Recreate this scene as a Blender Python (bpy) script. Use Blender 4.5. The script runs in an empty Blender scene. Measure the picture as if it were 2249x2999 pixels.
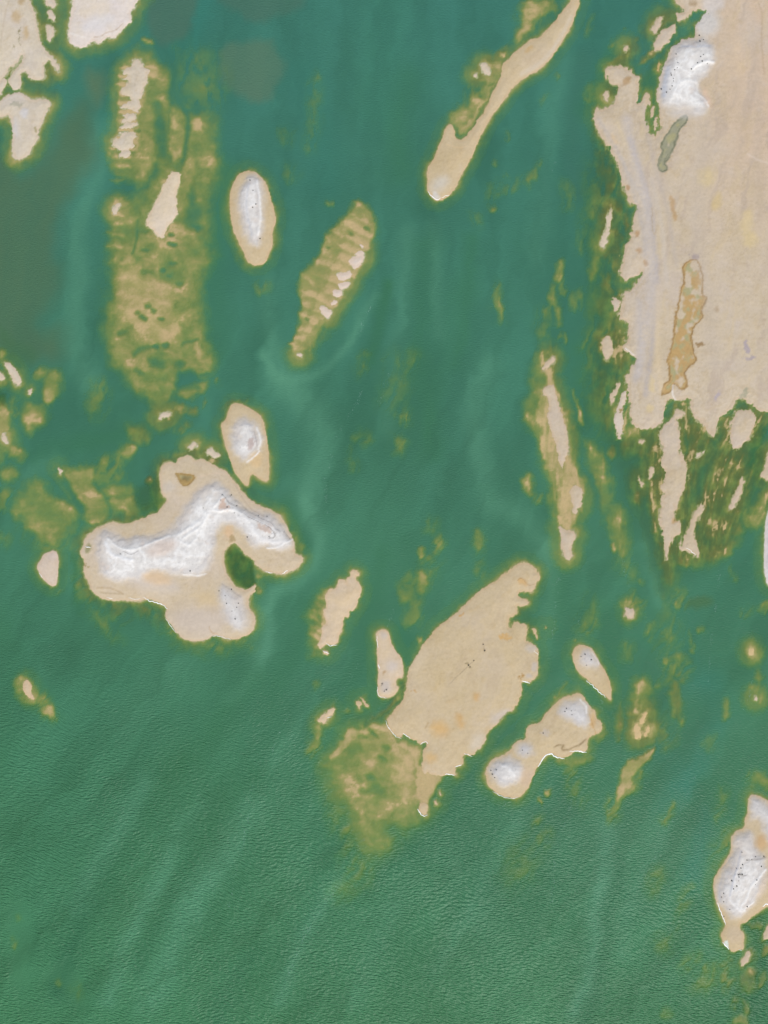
import bpy, math, random
import numpy as np
random.seed(4)
rng = np.random.default_rng(7)
S = bpy.context.scene
COL = S.collection
PX = 0.15                     # metres covered by one photograph pixel at water level
CX, CY = 1124.5, 1499.5

# ------------------------------------------------------------------ camera, sky, sun, exposure
H_CAM = 400.0
cd = bpy.data.cameras.new('camera')
cam = bpy.data.objects.new('camera', cd)
COL.objects.link(cam)
cam.location = (0, 0, H_CAM)
cam.rotation_euler = (0, 0, 0)
cd.sensor_fit = 'VERTICAL'
cd.angle = 2 * math.atan(2999 * PX / 2 / H_CAM)
cd.clip_start = 1.0
cd.clip_end = 30000
S.camera = cam

SUN_EL, SUN_AZ = math.radians(42), math.radians(165)      # azimuth clockwise from +Y
w = bpy.data.worlds.new('World')
S.world = w
w.use_nodes = True
nt = w.node_tree
sky = nt.nodes.new('ShaderNodeTexSky')
sky.sky_type = 'NISHITA'
sky.sun_disc = False
sky.sun_elevation = SUN_EL
sky.sun_rotation = SUN_AZ
bg = nt.nodes['Background']
bg.inputs[1].default_value = 0.12
nt.links.new(sky.outputs[0], bg.inputs[0])
sd_ = bpy.data.lights.new('sun', 'SUN')
sd_.energy = 4.4
sd_.angle = math.radians(0.5)
sd_.color = (1.0, 0.95, 0.87)
sun = bpy.data.objects.new('sun', sd_)
COL.objects.link(sun)
sun.rotation_euler = (math.pi / 2 - SUN_EL, 0, math.pi - SUN_AZ)
sun.location = (0, -100, 300)
S.view_settings.view_transform = 'Standard'
S.view_settings.look = 'None'
S.view_settings.exposure = 0.12
S.view_settings.gamma = 1.0
S.view_settings.use_curve_mapping = False
VS = 0.28                      # the lake is shallow: metres of water per unit of traced depth
GAIN = 1.30                    # light falling on a level white surface, used to turn seen colours into base colours


def lin(c):
    c = np.asarray(c, float) / 255.0
    return np.where(c <= 0.04045, c / 12.92, ((c + 0.055) / 1.055) ** 2.4)


def alb(c):
    return np.minimum(lin(c) / GAIN, 0.86)


# ------------------------------------------------------------------ tracing helpers
Z = 1659 / 750.0
TILES = dict(A=(0, 0), B=(750, 0), C=(1500, 0), D=(0, 750), F=(750, 750), G=(1500, 750), E=(0, 1500), J=(750, 1500),
             K=(1500, 1500), M=(0, 2249), N=(750, 2249), P=(1500, 2249))


def pts(s):
    out, org, sc = [], (0, 0), 1.0
    for tok in s.split():
        if tok.isalpha():
            if tok == 'S':
                org, sc = (0, 0), 1.0
            else:
                org, sc = TILES[tok], 1 / Z
            continue
        a, b = tok.split(',')
        out.append((org[0] + float(a) * sc, org[1] + float(b) * sc))
    return np.array(out)


def chaikin(p, closed=True, n=1):
    for _ in range(n):
        q = np.roll(p, -1, 0) if closed else p[1:]
        a = p if closed else p[:-1]
        r = np.empty((len(a) * 2, 2))
        r[0::2] = a * .78 + q * .22
        r[1::2] = a * .22 + q * .78
        p = r if closed else np.vstack([p[:1], r, p[-1:]])
    return p


PERM = rng.permutation(512)
PERM = np.concatenate([PERM, PERM])
GA = rng.random(512) * 2 * np.pi
GXR, GYR = np.cos(GA), np.sin(GA)


def perlin(x, y, seed=0):
    xi = np.floor(x).astype(np.int64)
    yi = np.floor(y).astype(np.int64)
    xf, yf = x - xi, y - yi
    u = xf * xf * xf * (xf * (xf * 6 - 15) + 10)
    v = yf * yf * yf * (yf * (yf * 6 - 15) + 10)

    def g(ix, iy, dx, dy):
        h = PERM[(PERM[(ix + seed * 37) & 511] + iy) & 511]
        return GXR[h] * dx + GYR[h] * dy
    a = g(xi, yi, xf, yf)
    b = g(xi + 1, yi, xf - 1, yf)
    c = g(xi, yi + 1, xf, yf - 1)
    d = g(xi + 1, yi + 1, xf - 1, yf - 1)
    return ((a * (1 - u) + b * u) * (1 - v) + (c * (1 - u) + d * u) * v) * 1.5


def fbm(x, y, seed=0, o=4, gain=.5):
    t, a, n = 0, 1, 0
    for i in range(o):
        t = t + a * perlin(x, y, seed + i)
        n += a
        a *= gain
        x, y = x * 2.03 + 11.3, y * 2.03 + 5.7
    return t / n


def sstep(a, b, x):
    t = np.clip((x - a) / (b - a), 0, 1)
    return t * t * (3 - 2 * t)


class Grid:
    def __init__(self, gx, gy):
        self.gx, self.gy = np.asarray(gx, float), np.asarray(gy, float)
        self.X, self.Y = np.meshgrid(self.gx, self.gy)
        X, Y = self.X, self.Y
        self.n1x, self.n1y = fbm(X / 26, Y / 26, 1, 4, .62), fbm(X / 26, Y / 26, 21, 4, .62)
        self.n3x, self.n3y = fbm(X / 8, Y / 8, 401, 2, .6), fbm(X / 8, Y / 8, 411, 2, .6)
        self.nst = fbm((X + .42 * (Y - 1300) * sstep(1950, 2180, X)) / 13, Y / 60, 421, 3, .6) * sstep(1450, 1700, X)
        self.n2x, self.n2y = fbm(X / 70, Y / 90, 41, 4, .55), fbm(X / 60, Y / 110, 61, 4, .55)

    def win(self, p, m):
        x0, y0 = p.min(0) - m
        x1, y1 = p.max(0) + m
        i0, i1 = np.searchsorted(self.gy, [y0, y1])
        j0, j1 = np.searchsorted(self.gx, [x0, x1])
        return slice(i0, i1), slice(j0, j1)


def poly_sd(p, X, Y):
    d2 = np.full(X.shape, 1e18)
    ins = np.zeros(X.shape, bool)
    q = np.roll(p, -1, 0)
    for (ax, ay), (bx, by) in zip(p, q):
        ex, ey = bx - ax, by - ay
        wx, wy = X - ax, Y - ay
        L2 = ex * ex + ey * ey
        if L2 == 0:
            continue
        t = np.clip((wx * ex + wy * ey) / L2, 0, 1)
        d2 = np.minimum(d2, (wx - ex * t) ** 2 + (wy - ey * t) ** 2)
        if ay != by:
            c = (ay > Y) != (by > Y)
            ins ^= c & (X < ex * (Y - ay) / ey + ax)
    return np.where(ins, 1, -1) * np.sqrt(d2)


def line_d(p, X, Y):
    d2 = np.full(X.shape, 1e18)
    for (ax, ay), (bx, by) in zip(p[:-1], p[1:]):
        ex, ey = bx - ax, by - ay
        wx, wy = X - ax, Y - ay
        t = np.clip((wx * ex + wy * ey) / (ex * ex + ey * ey + 1e-9), 0, 1)
        d2 = np.minimum(d2, (wx - ex * t) ** 2 + (wy - ey * t) ** 2)
    return np.sqrt(d2)


def ell_poly(cx, cy, rx, ry, ang=0, n=18):
    a = np.linspace(0, 2 * np.pi, n, endpoint=False)
    x, y = rx * np.cos(a), ry * np.sin(a)
    t = math.radians(ang)
    return np.stack([cx + x * math.cos(t) - y * math.sin(t), cy + x * math.sin(t) + y * math.cos(t)], 1)


def ell(tile, cx, cy, rx, ry, ang=0):
    ox, oy = TILES[tile]
    return ell_poly(ox + cx / Z, oy + cy / Z, rx / Z, ry / Z, ang)


def shape(s):
    return chaikin(pts(s)) if isinstance(s, str) else s


# ------------------------------------------------------------------ tracings of the islands (x right, y down, photograph pixels)
TAN, PINK, PALE = (203, 183, 148), (202, 185, 160), (208, 195, 174)
OCHRE, BROWN, YEL, LILAC, GREYW = (186, 152, 96), (132, 104, 64), (206, 183, 130), (190, 181, 178), (206, 205, 207)
WHITE = (238, 236, 232)
ISL = []


def island(label, polys, tint=TAN, rag=1.0, L=11.0, D=1.6, name='sand_island', cat='island', group=None, kind=None,
           mounds=(), stains=(), strokes=(), foam=(), bands=.5):
    ISL.append(dict(label=label, polys=[shape(p) for p in ([polys] if isinstance(polys, str) else polys)], tint=tint, rag=rag, L=L, D=D,
                    name=name, cat=cat, group=group, kind=kind, mounds=mounds, stains=stains, strokes=strokes, foam=foam, bands=bands))


# -- sand flat along the right edge
island('', 'C 960,-900 1000,-60 1060,0 1110,60 1060,100 1080,140 1110,130 1150,85 1200,65 1270,60 1260,90 1215,120 1190,160 1190,250 1130,258 '
       '1070,285 1025,320 1000,400 970,480 955,560 945,640 965,700 960,830 940,860 925,905 912,880 905,870 870,862 880,800 862,770 870,700 '
       '885,640 895,598 860,610 830,670 808,680 810,620 815,560 830,500 790,480 750,440 700,430 660,420 600,440 620,510 640,545 690,560 '
       '670,620 665,670 610,700 570,710 545,695 528,750 530,790 560,860 610,935 650,1000 680,1060 700,1130 720,1220 740,1260 770,1320 '
       '815,1335 805,1370 790,1430 775,1480 770,1540 745,1570 730,1620 720,1659 G 715,0 705,120 730,175 800,130 845,90 850,115 800,180 770,230 '
       '725,215 718,260 720,300 690,370 690,410 735,415 755,450 745,540 720,580 740,620 780,640 795,680 770,720 760,770 735,790 745,840 '
       '740,880 765,890 765,1000 760,1060 790,1110 830,1110 860,1130 910,1110 960,1095 985,1050 990,960 1010,930 1040,920 1060,940 1100,930 '
       '1150,910 1165,950 1140,980 1190,1040 1220,1090 1240,1050 1235,1100 1260,1100 1290,1180 1310,1160 1340,1080 1350,1040 1390,1010 '
       '1430,985 1440,930 1490,915 1540,950 1590,990 1659,1020 1760,1050 1950,900 2900,800 4200,300 4300,-1800 2600,-2600 1300,-1900',
       PINK, rag=1.1, L=10, name='sand_flat', kind='structure', bands=1.0,
       mounds=[('C 1190,250 1130,258 1070,285 1025,322 1000,400 972,480 957,560 947,640 965,690 1010,700 1060,715 1120,720 1200,750 1262,715 1270,650 '
                '1235,610 1210,590 1215,530 1260,490 1300,420 1318,380 1300,320 1270,270 1225,240', 3.0, 1.0)],
       stains=[('chan', 'G 1110,40 1160,20 1200,20 1235,100 1240,200 1230,250 1260,260 1250,320 1225,360 1240,400 1200,440 1165,480 1160,520 '
                '1175,560 1165,620 1200,665 1180,700 1140,720 1110,770 1135,800 1130,860 1090,870 1050,830 1040,870 980,900 955,920 970,850 '
                '1020,790 1000,700 1005,640 1030,580 1040,470 1060,340 1080,250 1110,160 1095,90', OCHRE, BROWN),
               ('chan', 'C 1090,750 1135,745 1130,800 1090,840 1060,920 1040,980 1010,1030 990,1060 1010,1080 1000,1110 960,1122 935,1090 945,1020 '
                '970,990 960,950 980,900 1030,820 1060,780', (150, 150, 124), (98, 104, 78)),
               ('soft', 'C 1013,1270 1042,1275 1062,1400 1057,1435 1040,1432 1025,1350', (184, 148, 100), 4),
               ('soft', 'C 720,510 778,490 745,550 705,565', (170, 134, 86), 4), ('soft', 'C 733,1198 768,1208 752,1238 735,1230', (170, 128, 76), 2),
               ('soft', 'C 796,1500 828,1498 812,1540', (172, 130, 78), 3), ('soft', 'C 790,1620 830,1600 842,1630 825,1655', (180, 140, 90), 4),
               ('soft', 'G 850,40 870,20 885,50 865,68', (168, 128, 76), 3),
               ('soft', ell('C', 1250, 1150, 48, 62, 10), (212, 190, 136), 10), ('soft', ell('C', 1325, 1310, 33, 62, 15), (206, 182, 128), 7),
               ('soft', ell('C', 1515, 1440, 40, 80, 10), (214, 192, 144), 10), ('soft', ell('C', 1540, 1550, 50, 50), (212, 190, 140), 9),
               ('soft', ell('G', 900, 830, 24, 62, -10), (216, 194, 146), 4), ('soft', ell('G', 890, 985, 25, 25), (216, 194, 146), 4),
               ('soft', ell('G', 855, 500, 22, 52), (216, 192, 148), 5), ('soft', ell('G', 1325, 345, 14, 22), (168, 140, 102), 5),
               ('rag', ell('G', 1515, 590, 22, 40), (170, 158, 162), 4), ('rag', ell('G', 1540, 665, 36, 14), (168, 156, 160), 4),
               ('rag', ell('G', 1330, 900, 18, 30, 20), (178, 166, 168), 5), ('rag', ell('G', 1185, 5, 32, 16), (160, 144, 142), 4),
               ('rag', ell('G', 1500, 890, 40, 22, -45), (164, 160, 136), 4), ('rag', ell('G', 1215, 570, 22, 18), (150, 120, 76), 3),
               ('soft', ell('C', 1262, 150, 78, 90, 10), (212, 211, 210), 14), ('soft', ell('C', 1130, 735, 120, 30), (208, 202, 196), 12),
               ('soft', ell('C', 1260, 640, 20, 60, -20), (222, 190, 164), 8), ('soft', ell('C', 1450, 380, 30, 120, -10), (222, 196, 162), 16),
               ('soft', ell('C', 655, 905, 16, 34, -20), (216, 186, 142), 5), ('soft', ell('C', 1170, 25, 26, 18), (150, 124, 88), 5),
               ('soft', ell('C', 1300, 20, 70, 60), (206, 200, 196), 10)],
       strokes=[('C 760,900 840,1150 900,1350 920,1659 G 930,0 935,300 900,620 860,900', 9, (178, 170, 168), .75, 0), ('C 560,780 640,900 720,1060 790,1250 850,1500 860,1659', 7, (186, 176, 166), .7, 0), ('C 860,700 880,900 930,1120 990,1300 1030,1500 1050,1659 G 1060,60', 8, (188, 176, 164), .6, 0), ('C 680,800 760,1000 830,1200', 6, (216, 196, 158), .6, 0),
                ('C 1400,200 1450,500 1480,800 1460,1100', 18, (196, 176, 152), .5, 0), ('C 1250,800 1230,1100 1180,1400 1200,1659 G 1280,300 1300,700', 22, (192, 178, 162), .5, 0), ('C 1560,300 1600,600 1580,1000 1600,1400', 16, (190, 172, 152), .5, 0), ('C 1590,20 1620,100 1610,300 1630,480', 3, (178, 156, 126), .6, 0), ('G 820,300 830,600 800,800', 12, (190, 182, 176), .7, 0),
                ('C 740,780 800,1100 870,1300 880,1659 G 900,0 905,250 850,560 820,760', 16, (196, 187, 181), .75, 0),
                ('C 700,1010 780,1180 850,1300 920,1500', 5, (190, 182, 174), .5, 0), ('C 900,1160 930,1300 970,1480 985,1659 G 985,0 1000,200', 8, (202, 192, 180), .5, 0),
                ('C 905,1350 905,1480 920,1530 930,1490', 2.2, (176, 152, 116), .6, 0), ('G 965,860 940,700 935,400 940,200', 9, (222, 200, 164), .5, 0),
                ('C 1170,452 1200,420 1250,405 1300,408', 4, WHITE, .9, .5), ('C 1020,660 1060,560 1130,520 1200,540 1190,600', 5, WHITE, .6, .3),
                ('C 1100,300 1180,310 1280,300', 4, (170, 180, 196), .5, 0), ('C 1005,450 985,540 980,620', 8, (178, 188, 204), .6, 0),  # bluish strokes paint the shade on the mound's north and west flanks
                ('C 1520,1000 1590,1040 1659,1060', 4, (222, 204, 186), .6, 0), ('C 1180,610 1240,640 1268,690', 3, WHITE, .8, .3),
                ('G 1060,940 1035,880 1040,840', 2.2, WHITE, .8, 0), ('G 735,600 790,640', 1.6, WHITE, .9, .1), ('G 660,1062 690,1072', 2, WHITE, .9, .1)])

# -- top left shore
island('pale mud shore filling the top left corner, cut by a dark creek', ['A -900,-900 140,-300 140,-60 195,0 215,60 237,140 248,215 268,290 312,340 358,390 386,440 380,468 350,440 325,395 300,395 275,450 300,490 '
       '265,518 190,508 168,462 140,465 132,540 125,588 85,580 50,545 55,500 100,440 150,400 150,345 120,395 60,445 10,515 -60,560 -500,500'],
       PALE, rag=1.1, L=12, D=1.0, name='sand_shore', cat='sand shore',
       stains=[('soft', ell('A', 108, 110, 30, 40), (186, 156, 104), 8), ('soft', ell('A', 172, 215, 16, 45), (196, 166, 116), 6),
               ('soft', ell('A', 140, 5, 22, 30, 20), (176, 146, 92), 5), ('rag', 'A 120,190 140,190 135,290 122,260', (140, 132, 96), 3),
               ('rag', ell('A', 75, 310, 10, 8), (140, 132, 96), 3)],
       strokes=[('A 60,0 40,90 20,200 0,330', 2, (186, 166, 140), .5, 0)])
island('small pale strip below the creek at the left edge', 'A -200,600 0,520 40,500 45,550 20,570 0,615 -60,650 -260,700', PALE, L=10, D=.8, name='sand_shore', cat='sand shore')
island('broad wedge shaped pale island at the left edge tapering downwards', 'A -500,760 -60,690 0,668 50,615 110,597 165,622 205,655 260,632 310,650 328,672 305,710 280,770 255,840 235,920 190,1000 '
       '130,1035 90,1030 80,960 90,880 75,810 65,735 20,755 -60,765', PALE, rag=.9, L=13, D=1.0,
       stains=[('rag', ell('A', 110, 675, 50, 22, -15), (178, 172, 152), 4), ('soft', ell('A', 160, 735, 26, 30), (206, 204, 206), 6),
               ('rag', ell('A', 235, 835, 10, 22), (150, 140, 96), 3), ('soft', ell('A', 105, 830, 18, 60), (206, 202, 200), 8)])
island('large whitish mud block cut off by the top edge', 'A 480,-900 470,-60 465,60 455,140 442,200 445,270 500,312 580,290 600,262 650,290 680,240 730,255 800,190 855,130 850,80 '
       '880,20 935,-60 1100,-900', (220, 208, 194), rag=1.0, L=10, D=1.0, name='sand_shore', cat='sand shore',
       stains=[('soft', ell('A', 640, 150, 110, 40, -20), (214, 210, 208), 12), ('soft', ell('A', 600, 60, 90, 30, -20), (224, 208, 184), 12)],
       strokes=[('A 560,240 640,245 690,210 745,200 800,150', 1.6, (176, 150, 120), .7, 0), ('A 455,215 520,240 600,245', 2.4, (236, 230, 222), .6, 0)])
island('thin pale strip at the top edge between two dark creeks', 'A 280,-120 340,-20 364,45 335,52 290,28', PALE, L=6, D=.8, name='sand_islet', cat='islet', group='islets by the top left shore')
island('round pale islet between two dark creeks near the top left', 'A 305,82 325,62 352,80 360,115 345,140 316,115', PALE, L=7, D=.8, name='sand_islet', cat='islet', group='islets by the top left shore')
island('pale islet under the round one beside the creek mouth', 'A 300,160 335,170 350,210 335,260 312,280 300,220', PALE, L=9, D=.8, name='sand_islet', cat='islet', group='islets by the top left shore')

# -- feathered bar
island('white sandbar with feathered left side on the long olive shoal', [
    'A 870,390 915,395 935,435 967,455 945,520 930,585 905,640 910,690 885,720 830,700 775,705 800,670 860,660 840,630 775,600 800,560 850,520 785,510 '
    '850,495 790,465 845,430', 'A 780,745 880,735 892,760 860,785 770,795 830,768', 'A 800,800 895,795 880,820 770,835',
    'A 770,862 870,855 885,885 860,910 872,950 820,975 760,970 725,925 765,895 800,880', 'A 780,985 830,970 852,1000 820,1018 770,1015'],
    PALE, rag=1.1, L=9, D=.7, name='sandbar', cat='sandbar')
island('small feathered white patch left of the wedge island', ['A 735,1330 780,1320 770,1350 745,1395 730,1375'], PALE, L=16, D=.7, name='sandbar', cat='sandbar')
island('pale ragged wedge island in the middle of the olive shoal', 'A 1125,1105 1165,1120 1170,1180 1140,1230 1145,1330 1150,1400 1100,1450 1070,1495 1055,1550 1015,1520 990,1490 940,1450 970,1380 '
       '1010,1310 1030,1270 1055,1210 1085,1150', (216, 199, 172), rag=.8, L=7, D=.7, bands=.15)
island('upright oval island with a tall white mound, right of the olive shoal', 'S 723,498 697,511 679,542 672,588 675,633 684,678 706,723 723,764 745,777 762,777 779,766 789,742 797,723 798,674 808,655 806,628 794,583 784,547 '
       '764,518 747,504', TAN, rag=.45, L=10,
       mounds=[('S 722,518 745,512 765,525 772,560 774,620 774,680 764,715 744,728 722,708 706,660 696,600 698,555', 2.8, .9)],
       strokes=[('S 752,530 762,580 765,640 756,690', 3.5, WHITE, .9, .4), ('S 730,540 722,590 726,640 738,690', 3, (186, 190, 198), .5, 0),  # bluish-grey stroke is painted shade on the mound's left flank
                ('S 715,525 740,518 760,528', 2, (150, 144, 140), .5, 0)])
island('long curved sand spit slanting down from the top edge', 'B 1110,1240 1150,1295 1185,1305 1250,1270 1290,1220 1330,1130 1390,1030 1430,940 1470,850 1520,760 1580,690 1640,600 C 0,570 70,510 '
       '190,445 240,390 330,260 390,160 420,60 440,0 470,-200 430,-300 385,0 330,65 260,150 190,240 120,255 80,290 20,330 B 1640,385 1590,420 1580,510 '
       '1555,560 1530,610 1500,680 1470,740 1440,770 1420,810 1390,840 1360,890 1325,910 1290,890 1280,830 1270,805 1240,810 1215,870 1190,930 '
       '1165,990 1145,1045 1120,1070 1108,1120', TAN, rag=.5, L=8,
       stains=[('soft', ell('B', 1190, 1190, 60, 40, -40), (204, 200, 190), 14), ('soft', ell('C', 110, 320, 30, 12, -40), (200, 164, 106), 5),
               ('soft', 'B 1130,1280 1180,1305 1200,1270 1150,1230', (212, 210, 206), 4)],
       strokes=[('B 1240,940 1300,960 1360,950', 2.5, (222, 192, 148), .5, 0), ('C 60,480 200,400 300,270 380,110', 7, (208, 196, 178), .6, 0)],
       foam=[('B 1112,1238 1135,1270 1175,1300 1195,1280', 3), ('B 1200,1278 1250,1265', 2)])
island('whitish sand patch on the olive shallows beside the long spit', ['B 1455,420 1490,410 1525,470 1500,490 1465,460', 'B 1410,485 1435,480 1425,500'], PALE, L=12, D=.7, name='sandbar', cat='sandbar')

# -- islets along the sand flat
island('ragged sand islet in the channel left of the white mound', 'C 1055,155 1060,190 1020,260 960,320 920,332 908,290 930,250 980,200 1030,160', PINK, L=7, name='sand_islet', cat='islet', group='islets along the sand flat')
island('narrow sand islet with a ring shaped lower end near the top', 'C 950,108 982,112 960,160 932,222 906,190', PINK, L=10, D=.8, name='sand_islet', cat='islet', group='islets along the sand flat')
island('tiny sand islet on the olive tip above the sand flat', 'C 728,300 752,298 745,330 726,332', PINK, L=10, D=.7, name='sand_islet', cat='islet', group='islets along the sand flat')
island('small sand islet off the ragged corner of the sand flat', 'C 598,590 622,600 612,652 595,632', PINK, L=9, D=.7, name='sand_islet', cat='islet', group='islets along the sand flat')
island('sliver of sand between the finger channels', 'C 905,680 922,690 905,760 888,762', PINK, L=5, name='sand_islet', cat='islet', group='islets along the sand flat')
island('lowest sliver of sand between the finger channels', 'C 930,760 946,762 925,855 905,852', PINK, L=4, name='sand_islet', cat='islet', group='islets along the sand flat')
island('upright sliver in the dark channel beside the white mound', 'C 955,390 968,425 945,470 934,440', (190, 170, 120), L=7, name='sand_islet', cat='islet', group='islets along the sand flat')
island('thin white upright bar in the green shallows left of the sand flat', 'C 640,1340 641,1380 622,1480 605,1600 575,1605 582,1550 608,1500 612,1420', PALE, L=12, D=.8, name='sandbar', cat='sandbar')
island('small pointed islet touching the sand flat', 'G 650,260 690,290 710,290 690,340 665,365 645,310', PINK, L=6, name='sand_islet', cat='islet', group='islets along the sand flat')
island('pale diamond islet in the olive bay of the sand flat', 'G 575,545 620,515 640,560 662,620 610,685 590,620', PINK, L=9, name='sand_islet', cat='islet', group='islets along the sand flat')
island('slender slanting islet below the olive bay', 'G 690,810 702,830 672,900 645,960 630,940 650,880', PINK, L=6, name='sand_islet', cat='islet', group='islets along the sand flat')
island('long ragged islet hugging the lower corner of the sand flat', 'G 715,880 745,885 735,950 710,1000 722,1080 710,1150 690,1195 675,1130 660,1060 690,960', (210, 196, 178), L=6, name='sand_islet', cat='islet',
       group='islets along the sand flat', stains=[('rag', 'G 700,980 725,960 720,1010 690,1040', (150, 128, 70), 3)])
island('broad spit of sand running down from the sand flat', 'G 1045,1000 1030,1060 965,1110 950,1160 970,1210 975,1300 985,1380 985,1480 955,1510 1000,1540 965,1560 980,1610 K 955,0 965,100 985,180 985,260 1000,330 '
       '1008,230 1045,165 1085,130 1085,80 1075,60 1050,60 1040,20 1060,-10 G 1065,1600 1090,1540 1115,1510 1130,1420 1135,1380 1105,1330 1100,1280 1085,1240 1085,1170 '
       '1075,1110 1060,1060 1110,1040 1120,1005', PINK, rag=1.1, L=10, D=1.0, name='sand_spit', cat='sand spit',
       stains=[('soft', 'K 1030,50 1060,30 1065,55 1040,80', (186, 146, 86), 4)])
island('forked sand spit right of the broad one', 'G 1200,1640 1215,1610 1240,1600 1232,1645 K 1190,80 1175,140 1195,220 1208,280 1190,300 1140,240 1078,250 1110,170 1150,90 1160,60 1178,10', PINK, rag=1.1,
       L=9, D=.9, name='sand_spit', cat='sand spit', foam=[('K 1125,230 1160,250 1190,282', 2)])
island('large blocky islet at the right below the sand flat', 'G 1440,1010 1500,1000 1570,1010 1590,1060 1560,1130 1550,1170 1490,1200 1470,1250 1430,1250 1410,1210 1405,1140 1420,1060', PINK, rag=1.2, L=8, D=.9,
       name='sand_islet', cat='islet', group='islets below the sand flat')
island('long leaning islet by the right edge below the blocky islet', 'G 1490,1425 1505,1430 1475,1560 1440,1620 1405,1645 1420,1590 1450,1540', PINK, L=9, D=.8, name='sand_islet', cat='islet', group='islets below the sand flat')
island('speckled double islet between the spits', ['G 1225,1270 1255,1255 1240,1285', 'G 1195,1280 1222,1275 1215,1300 1190,1305'], PALE, L=8, D=.7, name='sand_islet', cat='islet', group='islets below the sand flat')
island('olive edged sand shore at the right edge beside the teal lens', 'G 1650,1260 1800,1240 1900,1470 1640,1455 1620,1420 1645,1350', PINK, L=10, D=.8, name='sand_shore', cat='sand shore')
island('leaf shaped islet left of the broad spit', 'G 890,1370 920,1355 915,1420 885,1455', PINK, L=7, D=.7, name='sand_islet', cat='islet', group='islets left of the broad spit')
island('thin islet left of the leaf shaped one', 'G 832,1430 850,1480 835,1497 825,1450', PINK, L=6, D=.7, name='sand_islet', cat='islet', group='islets left of the broad spit')
island('stub of sand under the corner of the sand flat', 'G 825,1180 852,1190 845,1217 820,1210', PINK, L=7, D=.7, name='sand_islet', cat='islet', group='islets left of the broad spit')
island('white strip of mound cut off by the right edge', 'K 1659,-10 1645,30 1637,130 1633,250 1632,380 1645,440 1665,490 2300,480 2400,-100 1720,-60', (220, 214, 210), rag=.4, L=7,
       mounds=[('K 1665,0 1650,120 1645,250 1648,380 1680,460 2200,460 2200,-60', 2.5, .9)])

# -- long thin island right of centre
island('long thin sand island lying upright on a yellow shoal', ['G 265,645 270,680 210,750 195,740 215,700', 'G 225,835 265,830 275,870 295,930 320,1040 355,1130 365,1270 345,1330 330,1350 322,1385 308,1350 296,1270 275,1190 240,1100 '
       '228,1030 245,960 232,905 190,890', 'G 400,1480 440,1500 460,1540 455,1600 425,1655 K 415,10 390,5 G 385,1560 380,1510',
       'K 300,90 345,120 380,115 415,140 400,180 385,220 388,290 365,310 330,290 320,220 315,150'], PINK, rag=.9, L=9, D=.8, name='sandbar', cat='sandbar', bands=.2)
island('squarish sand islet low down between the upright bar and the right edge', 'K 728,620 790,620 796,660 770,692 738,680', PINK, L=9, name='sand_islet', cat='islet')
island('tiny dot of sand in the open channel right of the big slanted island', 'K 210,735 222,740 220,757 210,750', TAN, L=6, name='sand_islet', cat='islet')

# -- left side
island('leaning pale islet at the left edge below the brown water', 'D 20,690 60,690 110,740 140,820 130,850 95,820 60,760', PALE, L=9, name='sand_islet', cat='islet', group='islets at the left edge')
island('rounded islet cut off by the left edge', 'D -160,740 10,750 22,790 0,802 -160,820', PALE, L=8, name='sand_islet', cat='islet', group='islets at the left edge')
island('small peg shaped islet on the yellow shoal near the left edge', 'D 180,870 210,860 206,895 186,886', PALE, L=10, name='sand_islet', cat='islet', group='islets at the left edge')
island('pale crumb of sand low on the left edge shoal', 'D 18,1140 40,1160 54,1205 42,1215 18,1190', PALE, L=12, D=.8, name='sand_islet', cat='islet', group='islets at the left edge')
island('pointed sand corner at the top of the triangular shoal', 'D 365,1365 400,1380 405,1410 385,1402', PALE, L=12, name='sand_islet', cat='islet')
island('slanting sand bar in the shallows above the boomerang island', 'D 1022,1040 1110,1005 1100,1035 1040,1062', PALE, L=9, D=.6, name='sandbar', cat='sandbar')
island('small sand patch touching the top of the boomerang island', 'D 1215,1240 1255,1210 1275,1215 1235,1260', PALE, L=9, D=.8, name='sand_islet', cat='islet', group='islets above the boomerang island')
island('bean shaped islet between the boomerang and the hook tailed islands', 'D 1335,1265 1370,1245 1425,1285 1405,1310 1360,1290', PALE, L=8, D=.9, name='sand_islet', cat='islet', group='islets above the boomerang island')
island('oval island with a white mound and a hooked lower tail', 'D 1510,950 1570,960 1620,985 1659,1010 F 40,1045 65,1150 80,1250 85,1390 75,1465 30,1448 0,1425 D 1640,1405 1615,1430 1610,1490 1585,1480 1530,1420 1495,1340 '
       '1465,1240 1440,1150 1430,1090 1465,1060 1480,1000', TAN, rag=.4, L=8,
       mounds=[('D 1560,1040 1620,1045 1659,1075 F 25,1130 38,1200 15,1265 D 1625,1320 1580,1345 1530,1310 1500,1240 1490,1160 1510,1090', 2.6, .85)],
       stains=[('soft', ell('F', 0, 1320, 40, 50), (218, 186, 138), 9), ('rag', ell('D', 1625, 1215, 20, 42, 25), (186, 168, 160), 4)],
       strokes=[('F 5,1110 22,1160 30,1210 15,1250', 3, WHITE, .9, .3), ('D 1650,1130 1659,1180 F 8,1230', 1.5, (150, 140, 140), .6, 0), ('D 1600,1335 1650,1300 F 20,1265', 2.5, WHITE, .9, .2),
                ('D 1560,1100 1600,1090 1640,1100', 2, (176, 176, 180), .5, 0)])
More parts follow.
